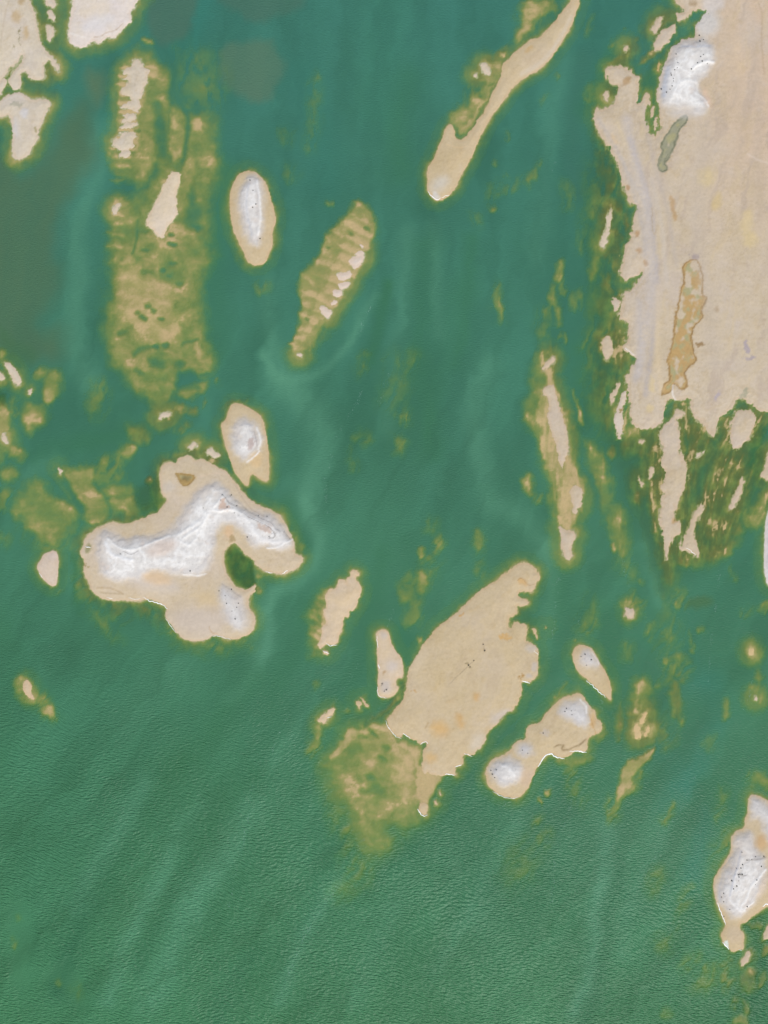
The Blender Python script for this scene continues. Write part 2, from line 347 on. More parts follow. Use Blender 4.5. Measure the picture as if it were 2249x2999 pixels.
island('large boomerang shaped island with white ridges around a green lagoon', 'D 1040,1370 1080,1330 1140,1350 1150,1310 1230,1290 1270,1330 1310,1310 1360,1340 1400,1365 1460,1390 1520,1460 1560,1510 1600,1560 J 0,-55 50,-30 100,-10 160,20 185,70 '
       '215,120 240,180 250,270 305,290 300,330 240,380 165,405 60,385 5,345 E 1640,305 1580,260 1530,195 1490,210 1450,260 1450,320 1465,400 1500,450 '
       '1540,490 1600,507 1645,470 1659,475 1650,510 1612,545 1606,600 1625,640 1659,690 1640,750 1620,790 1560,815 1500,825 1440,810 1390,795 1340,825 1270,840 '
       '1210,830 1150,790 1110,740 1070,680 1085,620 1020,580 960,560 900,575 800,570 720,575 630,545 590,500 560,430 540,370 550,310 515,270 540,200 570,150 '
       '620,105 720,65 790,75 870,65 960,20 1020,0 D 1030,1655 1060,1610 1085,1580 1050,1540 1040,1480 1035,1420', (206, 188, 160), rag=.6, L=11,
       mounds=[('E 640,150 690,108 740,140 800,165 900,160 1000,150 1100,110 1150,60 1190,0 D 1200,1610 1300,1500 1390,1450 1450,1490 1520,1560 1600,1640 J 60,0 140,50 200,120 230,170 '
                '238,235 150,260 50,215 E 1640,230 1580,140 1500,75 1430,80 1400,170 1390,300 1330,400 1180,420 1060,390 960,400 900,440 760,470 680,430 640,380 625,280 625,200', 3.4, 1.0),
               ('E 1440,460 1500,500 1570,560 1610,650 1615,730 1560,780 1490,760 1440,690 1410,600 1410,520', 1.6, .45)],
       stains=[('chan', 'D 1130,1405 1180,1398 1245,1415 1268,1440 1240,1475 1200,1492 1170,1470', (178, 148, 88), (150, 122, 72)),
               ('soft', ell('D', 1205, 1440, 30, 18), (112, 88, 46), 6), ('soft', ell('D', 1095, 1490, 34, 34), (200, 190, 176), 8),
               ('soft', ell('E', 1290, 700, 190, 100), (202, 189, 178), 26), ('soft', ell('E', 1000, 470, 160, 40, 8), (208, 198, 190), 20), ('soft', ell('E', 1350, 570, 90, 50, 20), (208, 184, 142), 18), ('soft', ell('E', 1020, 430, 90, 40, 10), (222, 190, 150), 12),
               ('soft', ell('E', 1480, 130, 30, 40), (216, 180, 140), 8), ('soft', ell('E', 1050, 230, 100, 50, -20), (214, 192, 174), 12),
               ('rag', ell('E', 1500, 170, 24, 24), (168, 146, 106), 4), ('rag', ell('E', 555, 345, 22, 8, -10), (160, 144, 96), 3),
               ('rag', ell('J', 60, 105, 60, 22, 35), (206, 184, 168), 5), ('rag', 'D 1420,1590 1445,1555 1490,1620 1500,1650 1415,1650', (206, 178, 158), 4),
               ('soft', ell('E', 570, 240, 16, 34, 10), (120, 124, 66), 3)],
       strokes=[('S 652,1449 662,1460 671,1471 683,1479 696,1484', 1.6, (92, 86, 84), .8, 0), ('S 700,1498 719,1504 732,1515 742,1523 772,1532 785,1542 802,1555 807,1568 800,1577 789,1576', 1.4, (100, 92, 88), .8, 0),
                ('S 688,1464 709,1479 730,1498 751,1511 783,1525 804,1540 820,1559', 1.5, (130, 124, 124), .7, 0), ('S 831,1557 842,1568 852,1582', 1.6, (112, 108, 112), .8, 0),
                ('S 690,1422 705,1450 715,1468 738,1492 772,1511', 1.4, (176, 156, 138), .8, 0), ('S 713,1500 745,1520 785,1538 810,1556', 1.8, (232, 230, 228), .8, .2),
                ('S 612,1506 600,1528 582,1549 560,1560 540,1575', 4.5, WHITE, .95, .5), ('S 625,1496 650,1496 671,1490 696,1496 717,1511 730,1528', 4, WHITE, .95, .5),
                ('S 625,1488 641,1468 654,1454', 3.5, WHITE, .95, .4), ('S 856,1580 831,1593 812,1604 783,1604', 2.5, WHITE, .8, .3), ('S 735,1540 760,1575 800,1590 840,1585', 7, (234, 232, 230), .7, .3),
                ('E 700,170 760,220 840,250 930,220 1030,180 1100,150', 3, WHITE, .95, .4), ('E 690,200 720,270 800,300 860,310', 6, (240, 240, 240), .8, .4),
                ('E 760,190 850,170 960,170 1060,120', 2, (176, 166, 158), .6, 0), ('E 1150,150 1220,110 1300,60 1340,0', 5, WHITE, .8, .4), ('E 1180,190 1230,220 1290,150 1320,80', 3, WHITE, .85, .3),
                ('E 1190,405 1280,410 1340,400', 2, WHITE, .8, .1), ('E 630,490 690,485 760,510 800,530', 1.8, (166, 138, 98), .7, 0), ('E 650,520 720,525 790,530', 1.8, (150, 128, 88), .6, 0),
                ('E 560,430 590,500 630,540', 1.6, (176, 160, 130), .5, 0), ('E 1355,740 1365,780 1410,785', 1.6, (176, 140, 96), .7, 0), ('D 1659,1480 1580,1440 1400,1400 1300,1430', 2.2, (222, 196, 168), .5, 0),
                ('E 1440,465 1500,505 1560,550', 2.2, (150, 142, 138), .6, 0), ('E 800,250 850,275 900,250', 1.5, (120, 112, 108), .6, 0)],
       foam=[('E 690,552 730,562', 2), ('E 830,555 880,565 915,560', 2), ('E 925,550 980,580 1040,590 1085,625', 3.5), ('E 1070,685 1100,730 1140,782', 2), ('E 1370,800 1430,805 1495,824', 2),
             ('J 60,384 110,396', 2.2), ('J 168,398 205,378', 3.5), ('E 555,222 590,228', 3)])
island('half moon shaped bare sand islet left of the boomerang island', 'E 290,270 360,245 378,290 378,380 370,470 335,480 290,450 255,400 238,355 260,310', (210, 192, 172), rag=.4, L=8, name='sand_islet', cat='islet',
       foam=[('E 255,392 275,425', 1.8)])
island('small comma shaped islet alone in the lower left water', 'E 150,1100 185,1090 205,1130 200,1170 230,1220 190,1205 150,1160', (208, 186, 154), rag=.6, L=15, name='sand_islet', cat='islet')

# -- middle
island('ribs of white sand along the right side of the slanted olive bar', ['F 600,20 700,-10 690,30 650,85 620,60', 'F 530,115 590,110 610,90 625,120 590,150 540,155 525,130', 'F 530,175 610,170 590,205 550,215 530,190',
       'F 495,220 550,215 560,250 530,270 500,260', 'F 490,290 530,290 510,320 480,310', 'F 430,320 470,345 490,350 465,410 430,370 415,340', 'B 640,1640 690,1630 705,1655 660,1660', 'B 670,1580 702,1588 690,1612', 'F 262,640 300,635 285,655'],
       (218, 202, 186), rag=.7, L=7, D=.5, name='sandbar', cat='sandbar')
island('leaf shaped sand island with frilled edges in the middle', ['J 615,380 650,375 668,410 640,420 665,450 685,500 680,540 650,600 630,640 600,630 605,690 575,680 560,730 555,770 530,800 530,850 490,865 450,850 430,870 410,885 400,850 430,800 425,740 '
       '460,720 430,650 455,600 445,540 480,500 525,490 535,440 570,430 590,470 582,430 620,422', 'J 430,895 470,900 475,925 430,912'], (212, 191, 160), rag=.7, L=9,
       foam=[('J 453,850 480,866 528,860', 2.5), ('J 430,898 472,916', 3)], bands=.3)
island('narrow upright sand island beside the big slanted island', 'J 785,770 820,760 850,765 865,800 880,860 920,920 950,950 955,1020 945,1075 930,1070 910,1080 905,1120 925,1140 900,1180 860,1203 800,1202 785,1170 787,1100 790,1030 785,970 785,870 778,800',
       (212, 191, 160), rag=.35, L=7, stains=[('soft', ell('J', 840, 1130, 34, 44), (196, 188, 182), 8), ('soft', ell('J', 880, 1000, 36, 40), (202, 192, 184), 10), ('soft', ell('J', 828, 1040, 8, 12), (160, 122, 66), 3),
                                             ('soft', ell('J', 825, 800, 18, 24), (200, 190, 180), 6)],
       strokes=[('J 820,1105 812,1120', 2, (90, 86, 84), .8, 0), ('J 830,1155 850,1140', 1.6, (120, 116, 112), .7, 0)],
       foam=[('J 783,800 787,880', 2), ('J 793,985 799,1012', 3), ('J 785,1130 790,1196 850,1204', 2)])
island('largest slanted bare sand island in the lower middle', ['K 60,318 120,335 165,380 178,420 155,465 130,525 85,515 45,515 40,545 110,580 95,605 20,610 35,650 5,668 J 1640,670 1632,720 1645,760 K 10,708 60,715 100,740 80,832 130,845 168,880 '
       '170,910 165,950 175,1000 160,1060 120,1105 75,1095 55,1110 60,1170 40,1230 0,1290 J 1640,1290 1590,1330 1530,1400 1490,1430 1480,1490 1440,1540 1400,1580 1345,1560 1340,1640 1290,1650 N 1290,20 1290,50 1240,40 1200,55 1130,40 '
       'J 1080,1659 1075,1560 1110,1510 1100,1480 1060,1505 1000,1470 960,1430 940,1466 900,1440 860,1400 840,1345 900,1290 950,1220 975,1140 980,1050 1000,980 1060,900 1110,820 1170,745 1250,690 1320,630 1400,560 1430,520 1560,440 1630,380',
       'N 1050,262 1062,225 1108,235 1114,262 1110,300 1082,312', 'J 1079,1600 1150,1600 1290,1640 N 1290,20 1290,48 1240,42 1190,48 1160,30 1130,50 1110,20 1095,45 1080,20'], TAN, rag=.84, L=9, bands=.55,
       stains=[('soft', ell('J', 1190, 1400, 55, 45, 20), (214, 172, 108), 14), ('soft', ell('J', 1320, 1350, 24, 50, -20), (208, 164, 100), 10), ('soft', ell('J', 1430, 1195, 18, 30), (204, 162, 102), 7),
               ('rag', ell('J', 1330, 665, 20, 12), (196, 156, 100), 4), ('rag', ell('J', 1615, 810, 40, 18), (206, 166, 106), 4), ('rag', ell('J', 1015, 1162, 28, 8), (190, 148, 88), 3),
               ('rag', ell('J', 1375, 992, 14, 9), (150, 134, 100), 3), ('soft', ell('J', 1585, 1315, 70, 26, -32), (198, 188, 178), 8), ('soft', ell('J', 1430, 1490, 40, 60, 30), (208, 196, 178), 12),
               ('soft', 'K 35,430 60,425 100,465 90,480 50,470', (200, 158, 96), 4), ('soft', ell('K', 145, 1000, 20, 30), (186, 178, 170), 5), ('soft', ell('K', 105, 1060, 18, 18), (178, 172, 166), 4),
               ('soft', ell('K', 125, 885, 40, 26), (200, 190, 178), 7), ('rag', ell('K', 62, 1060, 14, 26), (170, 134, 78), 3), ('soft', ell('J', 1130, 1590, 40, 30), (214, 176, 116), 10),
               ('soft', ell('J', 1060, 960, 90, 50, -50), (214, 195, 164), 16)],
       strokes=[('J 1248,1115 1290,1070 1340,1030 1375,995 1410,960', 1.4, (150, 134, 110), .7, 0), ('J 1466,845 1480,900', 1.8, (150, 128, 96), .6, 0), ('J 1110,1360 1095,1400', 2, (166, 132, 84), .6, 0),
                ('K 35,440 60,420 100,470 140,470', 1.3, (150, 110, 62), .6, 0)],
       foam=[('J 835,1350 860,1400 900,1450 940,1468', 2), ('J 950,1430 1000,1466', 3), ('J 1065,1505 1095,1480 1111,1500', 3), ('J 1285,1650 1330,1637', 3.5), ('J 1345,1560 1400,1582', 2.4), ('K 62,1092 115,1106', 4), ('K 140,897 170,922', 2),
             ('N 1225,45 1250,38 1285,48', 4), ('N 1045,265 1065,300 1085,312 1110,305', 3.6)])
island('thin detached flake beside the frilled side of the big slanted island', 'K 128,750 160,755 166,830 148,800', TAN, L=6, name='sand_islet', cat='islet', group='small islets around the big slanted island')
island('diamond islet in the open gap left of the big slanted island', 'J 635,1235 665,1225 685,1240 670,1278', TAN, L=7, name='sand_islet', cat='islet', group='small islets around the big slanted island')
island('sliver beside the diamond islet', 'J 675,1205 690,1205 735,1260 712,1258', TAN, L=7, name='sand_islet', cat='islet', group='small islets around the big slanted island')
island('small hooked islet on a yellow tail left of the diamond islet', 'J 465,1280 510,1265 500,1310 460,1335 450,1365 395,1355 420,1325 455,1310', (212, 191, 160), L=9, name='sand_islet', cat='islet', group='small islets around the big slanted island',
       foam=[('J 458,1332 488,1326', 2.2)])
island('upper crumb of sand off the lower tip of the big slanted island', 'N 1183,150 1192,148 1208,178 1196,180', TAN, L=5, name='sand_islet', cat='islet', group='small islets around the big slanted island')
island('lower crumb of sand off the tip of the big slanted island', 'N 1155,215 1168,213 1180,242 1163,246', TAN, L=5, name='sand_islet', cat='islet', group='small islets around the big slanted island')
island('teardrop shaped sand island with a grey mound', 'K 385,920 400,880 450,858 505,870 535,910 560,970 590,1010 625,1070 640,1140 645,1225 610,1200 550,1140 480,1080 420,1030 395,980', TAN, rag=.35, L=8,
       mounds=[('K 440,920 480,885 520,900 555,960 570,1000 500,1005 440,1000 425,960', 1.8, .35)], foam=[('K 480,1090 540,1142 605,1200', 3)],
       strokes=[('K 520,910 545,950 562,985', 2, (226, 224, 222), .8, .1)])
island('knobbly island with a round white mound at its lower end', 'K 385,1180 430,1172 465,1190 480,1220 500,1260 540,1290 540,1330 580,1360 580,1420 530,1440 490,1460 485,1555 400,1550 350,1590 310,1590 250,1555 205,1580 170,1650 P 155,10 115,100 70,175 10,200 '
       'N 1640,195 1560,165 1500,110 1485,50 1495,0 J 1500,1645 1530,1600 1600,1580 1659,1530 K 0,1510 40,1480 90,1470 85,1410 110,1380 190,1360 200,1320 250,1270 300,1220', TAN, rag=.6, L=9,
       mounds=[('S 1434,2250 1448,2226 1484,2214 1518,2224 1536,2250 1528,2282 1500,2304 1460,2300 1440,2278', 3.0, .75), ('K 300,1270 350,1225 430,1210 480,1240 490,1300 500,1370 470,1400 380,1360 310,1320', 1.7, .5),
               ('K 20,1520 60,1490 120,1495 145,1530 140,1570 90,1590 40,1570', 1.2, .15)],
       stains=[('soft', ell('P', 90, 60, 40, 60, 20), (206, 180, 154), 10), ('rag', ell('K', 215, 1430, 24, 24), (200, 186, 168), 5), ('soft', ell('K', 520, 1350, 16, 50), (212, 170, 112), 5)],
       strokes=[('K 275,1520 300,1505 335,1510 318,1530 330,1545 375,1535 400,1520 430,1510 480,1470', 3, (118, 94, 54), .8, 0), ('K 440,1215 475,1250 480,1300', 2.5, WHITE, .8, .2), ('K 500,1310 520,1370 540,1440', 1.6, (176, 140, 88), .7, 0),
                ('S 1470,2240 1490,2245 1505,2270', 4, WHITE, .8, .3), ('S 1450,2262 1470,2285 1500,2290', 2.5, (186, 184, 184), .5, 0)],
       foam=[('K 168,1650 205,1583 245,1560 290,1590 340,1598', 5), ('K 370,1552 420,1545 482,1556', 4), ('N 1530,150 1600,190 1655,198 P 40,190', 2.2)])
island('dune island with white ridges at the lower right edge', 'P 1530,200 1550,172 1590,175 1659,215 1800,300 2300,400 2300,900 1700,885 1620,912 1560,960 1520,1000 1470,1010 1475,1050 1505,1070 1500,1120 1500,1175 1470,1180 1425,1195 1390,1150 1360,1130 1350,1080 1390,1020 1370,980 1330,880 '
       '1305,800 1305,720 1340,660 1390,590 1415,540 1420,450 1450,410 1505,390 1510,330 1525,280', TAN, rag=.4, L=9,
       mounds=[('P 1440,430 1540,402 1565,440 1580,530 1640,570 1650,650 1640,750 1600,850 1520,930 1450,990 1390,930 1330,850 1320,760 1350,680 1400,610 1430,530', 3.2, .75),
               ('P 1540,190 1590,185 1660,230 1800,310 1900,520 1680,520 1640,440 1600,340 1550,340 1535,260', 2.4, .6)],
       stains=[('soft', ell('P', 1610, 480, 40, 50), (204, 164, 114), 8), ('soft', ell('P', 1440, 1080, 50, 50), (204, 184, 156), 8), ('rag', 'P 1360,1130 1400,1120 1410,1170 1385,1155', (216, 228, 220), 2),
               ('soft', 'P 1590,760 1640,680 1640,800 1580,860', (210, 190, 168), 6)],
       strokes=[('S 2240,2545 2190,2600 2184,2630 2165,2655 2180,2665', 4, WHITE, .9, .4), ('S 2155,2545 2140,2600 2132,2630 2150,2650 2170,2668', 4, (236, 234, 232), .7, .3), ('S 2168,2490 2160,2530 2145,2570 2135,2620', 2.5, (160, 164, 176), .6, 0),  # bluish greys among these strokes paint the shaded west flank
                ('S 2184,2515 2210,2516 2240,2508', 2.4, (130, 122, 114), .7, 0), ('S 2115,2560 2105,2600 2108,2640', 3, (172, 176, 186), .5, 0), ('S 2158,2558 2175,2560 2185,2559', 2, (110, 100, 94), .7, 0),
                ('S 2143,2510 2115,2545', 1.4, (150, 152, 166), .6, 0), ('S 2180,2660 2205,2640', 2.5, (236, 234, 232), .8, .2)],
       foam=[('P 1328,870 1350,935 1370,975 1384,1018', 3.4), ('P 1360,1130 1385,1150 1408,1180', 4), ('P 1465,1175 1490,1185', 2.4), ('P 1620,896 1640,882 1665,886', 5)])
island('short leaning islet below the dune island', 'P 1510,1185 1545,1190 1530,1240 1490,1285 1475,1280 1500,1230', PINK, L=8, name='sand_islet', cat='islet', group='islets below the dune island')
island('islet at the right edge below the dune island', 'P 1650,1010 1720,1000 1700,1070 1640,1122 1622,1110', PINK, L=8, name='sand_islet', cat='islet', group='islets below the dune island')
island('pale streaks of sand breaking the yellow shoal below the knobbly island', ['K 850,1300 872,1310 840,1380 822,1400 835,1340', 'K 800,1360 832,1420 830,1470 800,1462', 'K 870,1400 892,1380 880,1440 850,1450'], (208, 184, 138), L=10, D=.5, name='sandbar', cat='sandbar')
island('white dot of sand on a yellow shoal near the right edge', 'K 1570,1190 1592,1190 1586,1222 1568,1216', PALE, L=8, D=.7, name='sand_islet', cat='islet')
island('small upright dot of sand right of the upright shoals', 'K 1538,880 1562,890 1552,932 1538,920', (206, 186, 140), L=12, D=.9, name='sand_islet', cat='islet')

# ------------------------------------------------------------------ shoals below the surface: (outline, depth, softness in px)
SHO = []


def shoal(p, d, s):
    SHO.append((shape(p), d, s))


# long olive shoal on the left
shoal('A 850,340 960,300 980,380 1010,420 1080,450 1100,600 1080,800 1050,1000 1000,1150 900,1230 820,1200 740,1100 705,960 740,850 760,700 765,450', .26, 24)
shoal('A 1100,720 1180,700 1250,720 1350,730 1400,850 1410,1000 1400,1150 1360,1250 1330,1350 1350,1500 1360,1659 D 1300,100 1290,300 1310,500 1350,600 1370,700 1360,780 1300,740 1200,760 1100,700 1000,700 960,900 '
      '850,870 800,730 740,700 690,550 700,400 690,300 730,100 A 720,1659 730,1440 780,1300 850,1290 960,1240 1040,1100 1060,900', .29, 30)
shoal('D 740,60 900,20 1000,100 1150,180 1180,300 1160,480 1150,600 1000,620 880,520 830,440 740,420 700,330', .09, 34)
shoal('D 860,620 1000,600 1150,700 1130,900 1090,980 1000,1000 960,900 850,870 810,740', .38, 22)
shoal('A 1140,380 1300,340 1400,420 1420,600 1350,700 1200,690 1130,600', .85, 50)
shoal('A 770,400 960,310 985,330 980,350 820,410', .3, 12)
for y, x0 in ((430, 770), (520, 770), (600, 765), (660, 755), (700, 755), (750, 745), (800, 735), (850, 730), (900, 715), (930, 705), (985, 715), (1040, 712), (1090, 725), (1165, 720), (1280, 700), (1330, 695), (1370, 690), (1420, 690), (1500, 690), (1590, 690)):
    shoal('A %d,%d %d,%d %d,%d %d,%d' % (x0 - 15, y, x0 + 60, y - 16, x0 + 150, y, x0 + 60, y + 16), .34, 8)
shoal(ell('A', 770, 1350, 70, 70), .22, 14)
shoal(ell('A', 960, 265, 40, 16), .15, 8)
for e in (('D', 780, 330, 70, 60), ('D', 830, 40, 70, 50), ('D', 1030, 240, 110, 60), ('D', 1130, 470, 90, 60), ('D', 1060, 620, 90, 25), ('D', 1280, 620, 60, 60), ('A', 1150, 800, 50, 60), ('A', 1270, 800, 50, 70), ('A', 1120, 980, 50, 60)):
    shoal(ell(*e), .05, 22)
shoal(ell('D', 1260, 870, 110, 42, -22), .22, 14)
shoal(ell('D', 1100, 1025, 110, 36, -22), .16, 14)
shoal(ell('D', 1180, 1110, 45, 45), .55, 16)
shoal(ell('D', 1230, 1000, 50, 20), .5, 12)
shoal(ell('D', 1335, 965, 18, 36), .5, 10)
shoal(ell('D', 1415, 815, 16, 26), .6, 8)
shoal(ell('D', 900, 1150, 75, 46, 30), .32, 18)
shoal(ell('D', 830, 1265, 65, 34, -28), .22, 16)
shoal(ell('D', 640, 930, 52, 115, 6), .7, 24)
shoal(ell('D', 330, 830, 62, 100), .2, 18)
shoal(ell('D', 320, 910, 50, 50), .16, 16)
shoal(ell('D', 270, 770, 40, 40), .28, 14)
shoal(ell('D', 210, 1040, 72, 85, 10), .26, 22)
shoal(ell('D', 110, 1000, 40, 70), .6, 22)
shoal(ell('D', 10, 1060, 50, 130), .14, 16)
shoal(ell('D', 100, 1280, 48, 48), .35, 18)
shoal(ell('D', 20, 1270, 50, 110), .5, 24)
shoal(ell('D', 65, 1415, 60, 36), .4, 16)
shoal(ell('D', 40, 1570, 55, 70), .6, 22)
shoal(ell('D', 10, 650, 20, 40), .3, 12)
shoal(ell('D', 15, 760, 70, 80), .45, 16)
shoal('D 365,1365 480,1380 600,1330 650,1420 610,1500 690,1600 720,1659 E 700,40 620,70 540,20 D 520,1640 430,1510', .24, 16)
shoal('D 620,1320 760,1300 880,1240 900,1260 800,1330 780,1430 680,1500 620,1420', .5, 18)
shoal(ell('D', 770, 1530, 100, 48, 10), .24, 20)
shoal('D 700,1580 800,1560 900,1570 900,1659 E 880,40 800,70 720,50', .3, 18)
shoal(ell('D', 750, 1430, 26, 30), .3, 10)
shoal(ell('D', 960, 1455, 22, 20), .28, 8)
shoal('D 190,1460 240,1440 330,1560 450,1600 520,1659 E 460,90 400,180 300,200 140,60 D 110,1659 140,1560', .36, 24)
shoal(ell('E', 330, 100, 150, 130), .6, 40)
shoal(ell('E', 10, 170, 50, 40), .7, 18)
shoal(ell('E', 300, 225, 30, 20), .4, 8)
shoal('D 1010,1500 1020,1400 1060,1330 1180,1260 1260,1200 1330,1230 1440,1300 1400,1380 1100,1420', .38, 14)
shoal('D 1400,1100 1460,960 1520,930 1600,950 1500,1200', .55, 14)
# south of the boomerang island
shoal('E 480,240 540,200 600,400 700,560 900,580 1060,640 1160,800 1300,850 1500,830 1640,790 1659,860 1500,880 1300,900 1100,830 1000,700 860,640 700,640 560,600 480,420', .55, 26)
shoal('E 560,600 640,640 720,740 800,850 720,820 620,700', .75, 26)
shoal(ell('E', 780, 640, 60, 60), .75, 26)
shoal(ell('E', 160, 1150, 62, 85, -28), .32, 13)
shoal(ell('E', 260, 1215, 60, 50, 30), .5, 18)
shoal(ell('E', 312, 1292, 62, 36, 6), .07, 13)
shoal(ell('E', 312, 1300, 80, 52, 6), .5, 16)
shoal(ell('E', 370, 500, 24, 30), .5, 12)
shoal('E 1480,200 1659,340 J 0,380 40,400 E 1659,450 1620,510 1540,500 1450,400 1440,280', .95, 10)
shoal('J 0,370 80,395 160,410 130,420 60,420 0,440', .3, 10)
shoal(ell('J', 0, 500, 26, 30), .2, 10)
shoal(ell('J', 270, 220, 30, 70, -8), .5, 8)
# slanted olive bar
shoal('B 640,1280 720,1360 760,1450 770,1520 740,1600 710,1659 F 690,60 640,150 560,280 480,390 420,490 370,580 300,650 250,640 230,590 250,480 290,380 280,250 300,120 380,20 B 400,1640 430,1570 470,1500 560,1420 600,1380', .15, 10)
shoal('B 640,1360 720,1400 750,1500 700,1600 F 600,150 500,330 400,480 300,610 260,600 300,440 360,280 B 500,1640 560,1500', .05, 22)
shoal('F 470,420 560,300 600,330 480,500 380,600 330,690 300,660', .8, 16)
shoal('B 640,1290 700,1320 790,1430 770,1440 700,1360 640,1320', .6, 8)
for i in range(9):
    t = i / 8
    cx, cy = 690 - 400 * t, 0
    x, y = (1062 - t * 175, 690 + t * 330)
    shoal(ell_poly(x - 12, y - 4, 46 - 14 * t, 5.5, 22), .05, 7)
shoal(ell('B', 475, 1330, 20, 20), .6, 10)
shoal(ell('F', 40, 200, 40, 34), .6, 16)
shoal('B 650,1480 740,1500 740,1600 705,1659 F 700,60 620,160 560,270 500,360 440,430 400,400 440,300 480,180 560,60 B 600,1630', .02, 12)
shoal('A 780,400 900,370 990,440 960,620 920,760 900,960 840,1010 720,960 750,800 760,560', .06, 14)
shoal('J 410,520 470,470 520,480 480,560 460,700 440,860 400,900 380,820 420,700', .07, 16)
for e in (('G', 1130, 1050, 26, 110, 4), ('G', 1212, 1150, 9, 80, 18), ('G', 1300, 1215, 10, 70, 20), ('G', 1385, 1330, 10, 90, 22), ('G', 1255, 1420, 9, 80, 20), ('G', 1180, 1460, 8, 70, 12), ('G', 1330, 1500, 10, 60, 25), ('G', 870, 1560, 7, 80, -5), ('K', 1375, 120, 10, 90, 16),
          ('K', 1270, 60, 9, 60, 18), ('G', 930, 1300, 9, 110, 4), ('G', 960, 1420, 10, 120, 0), ('G', 1140, 1240, 8, 90, 8), ('K', 930, 120, 9, 110, -8), ('G', 1480, 1330, 10, 70, 24), ('G', 1540, 1420, 9, 90, 20), ('G', 740, 1050, 8, 110, 8), ('G', 700, 1000, 8, 90, 10), ('G', 660, 640, 9, 60, 14), ('G', 690, 520, 8, 60, 10), ('C', 740, 1440, 8, 70, 6)):
    shoal(ell(*e), .03, 7)
# mid lake faint shoals
for e, d, s in ((('F', 1565, 300, 34, 130, -8), .5, 20), (('F', 1580, 310, 14, 50, -8), .1, 14), (('F', 690, 710, 26, 60, 8), .75, 18), (('F', 980, 1050, 42, 70, 10), .6, 18), (('F', 910, 1230, 34, 70, 0), .6, 18), (('F', 965, 680, 80, 50), .95, 34), (('F', 622, 1320, 18, 80, 4), .7, 14),
                (('F', 690, 1180, 40, 40), .85, 18), (('F', 900, 850, 60, 120, 10), 1.05, 40), (('J', 1135, 90, 46, 50), .75, 18), (('J', 1440, 190, 34, 84), .55, 16), (('J', 1070, 250, 18, 34), .3, 8), (('J', 1160, 225, 32, 64, 20), .5, 14), (('J', 1068, 440, 40, 78, 10), .2, 14),
                (('J', 1130, 370, 66, 90, 10), .65, 22), (('J', 1020, 640, 46, 90, 8), .55, 22), (('J', 975, 530, 34, 50, 20), .4, 16), (('J', 1470, 370, 34, 50), .8, 16), (('J', 1000, 480, 60, 70), .6, 20), (('B', 370, 740, 32, 230, 4), .95, 26), (('B', 195, 890, 28, 55), .85, 18), (('B', 210, 1110, 38, 60), .95, 20),
                (('B', 1622, 880, 12, 34), .5, 8), (('B', 1530, 1255, 34, 44), .7, 16), (('B', 1530, 1350, 16, 30), .55, 10), (('B', 1420, 1420, 30, 40), .9, 16), (('B', 1620, 1200, 24, 60), .9, 14), (('B', 1560, 1045, 12, 18), .6, 8), (('B', 405, 515, 20, 20), .85, 12),
                (('C', 130, 1130, 18, 90, 25), .6, 14), (('C', 350, 1280, 44, 70), .85, 22), (('C', 210, 640, 14, 40, 20), .8, 10), (('C', 290, 495, 14, 30, 20), .75, 8), (('C', 510, 610, 24, 60, 20), .7, 16), (('C', 505, 170, 10, 70, 15), .8, 12), (('C', 600, 1190, 56, 80, 25), .55, 20), (('C', 590, 1500, 46, 150, 8), .42, 20),
                (('C', 440, 1560, 18, 80, 12), .7, 14), (('C', 655, 290, 20, 18, 0), .7, 8), (('C', 720, 190, 10, 14), .7, 6), (('C', 20, 1200, 20, 60, 30), .9, 14),
                (('G', 312, 95, 26, 80, 6), .32, 10), (('G', 270, 270, 18, 80, 4), .4, 12), (('G', 292, 400, 26, 60, 4), .42, 12), (('G', 340, 200, 18, 50, 20), .7, 10), (('G', 420, 270, 26, 70, 18), .55, 14), (('G', 530, 60, 22, 90, 14), .4, 14), (('G', 478, 580, 20, 44), .55, 10), (('G', 340, 530, 14, 34), .6, 8),
                (('G', 425, 980, 9, 110, -17), .3, 7), (('G', 570, 1430, 40, 260, -14), .42, 20), (('G', 540, 1270, 30, 90, -20), .3, 16), (('G', 103, 1480, 32, 80, 4), .3, 12), (('G', 112, 1480, 10, 50, -8), .1, 6), (('G', 165, 1575, 32, 46), .55, 14), (('G', 650, 1270, 26, 34), .4, 10), (('G', 305, 520, 14, 20), .6, 8)):
    shoal(ell(*e), d, s)
# long thin island's shoal
shoal('G 200,560 265,560 310,640 330,950 400,1060 420,1200 440,1370 475,1480 470,1560 450,1659 K 420,0 420,140 395,300 350,330 310,260 290,100 275,0 G 270,1659 240,1500 200,1390 190,1200 100,1100 100,900 150,750', .38, 20)
shoal('G 215,700 280,760 305,930 360,1100 395,1300 470,1480 465,1560 445,1659 K 415,60 390,200 330,250 300,80 G 300,1600 270,1450 215,1380 190,1250 180,1060 150,1000 175,860', .10, 14)
shoal('G 210,720 275,780 300,930 350,1100 372,1300 450,1490 400,1480 330,1380 260,1280 215,1100 190,950 190,860', .035, 12)
shoal('G 180,340 260,330 265,560 200,600 170,480', .85, 24)
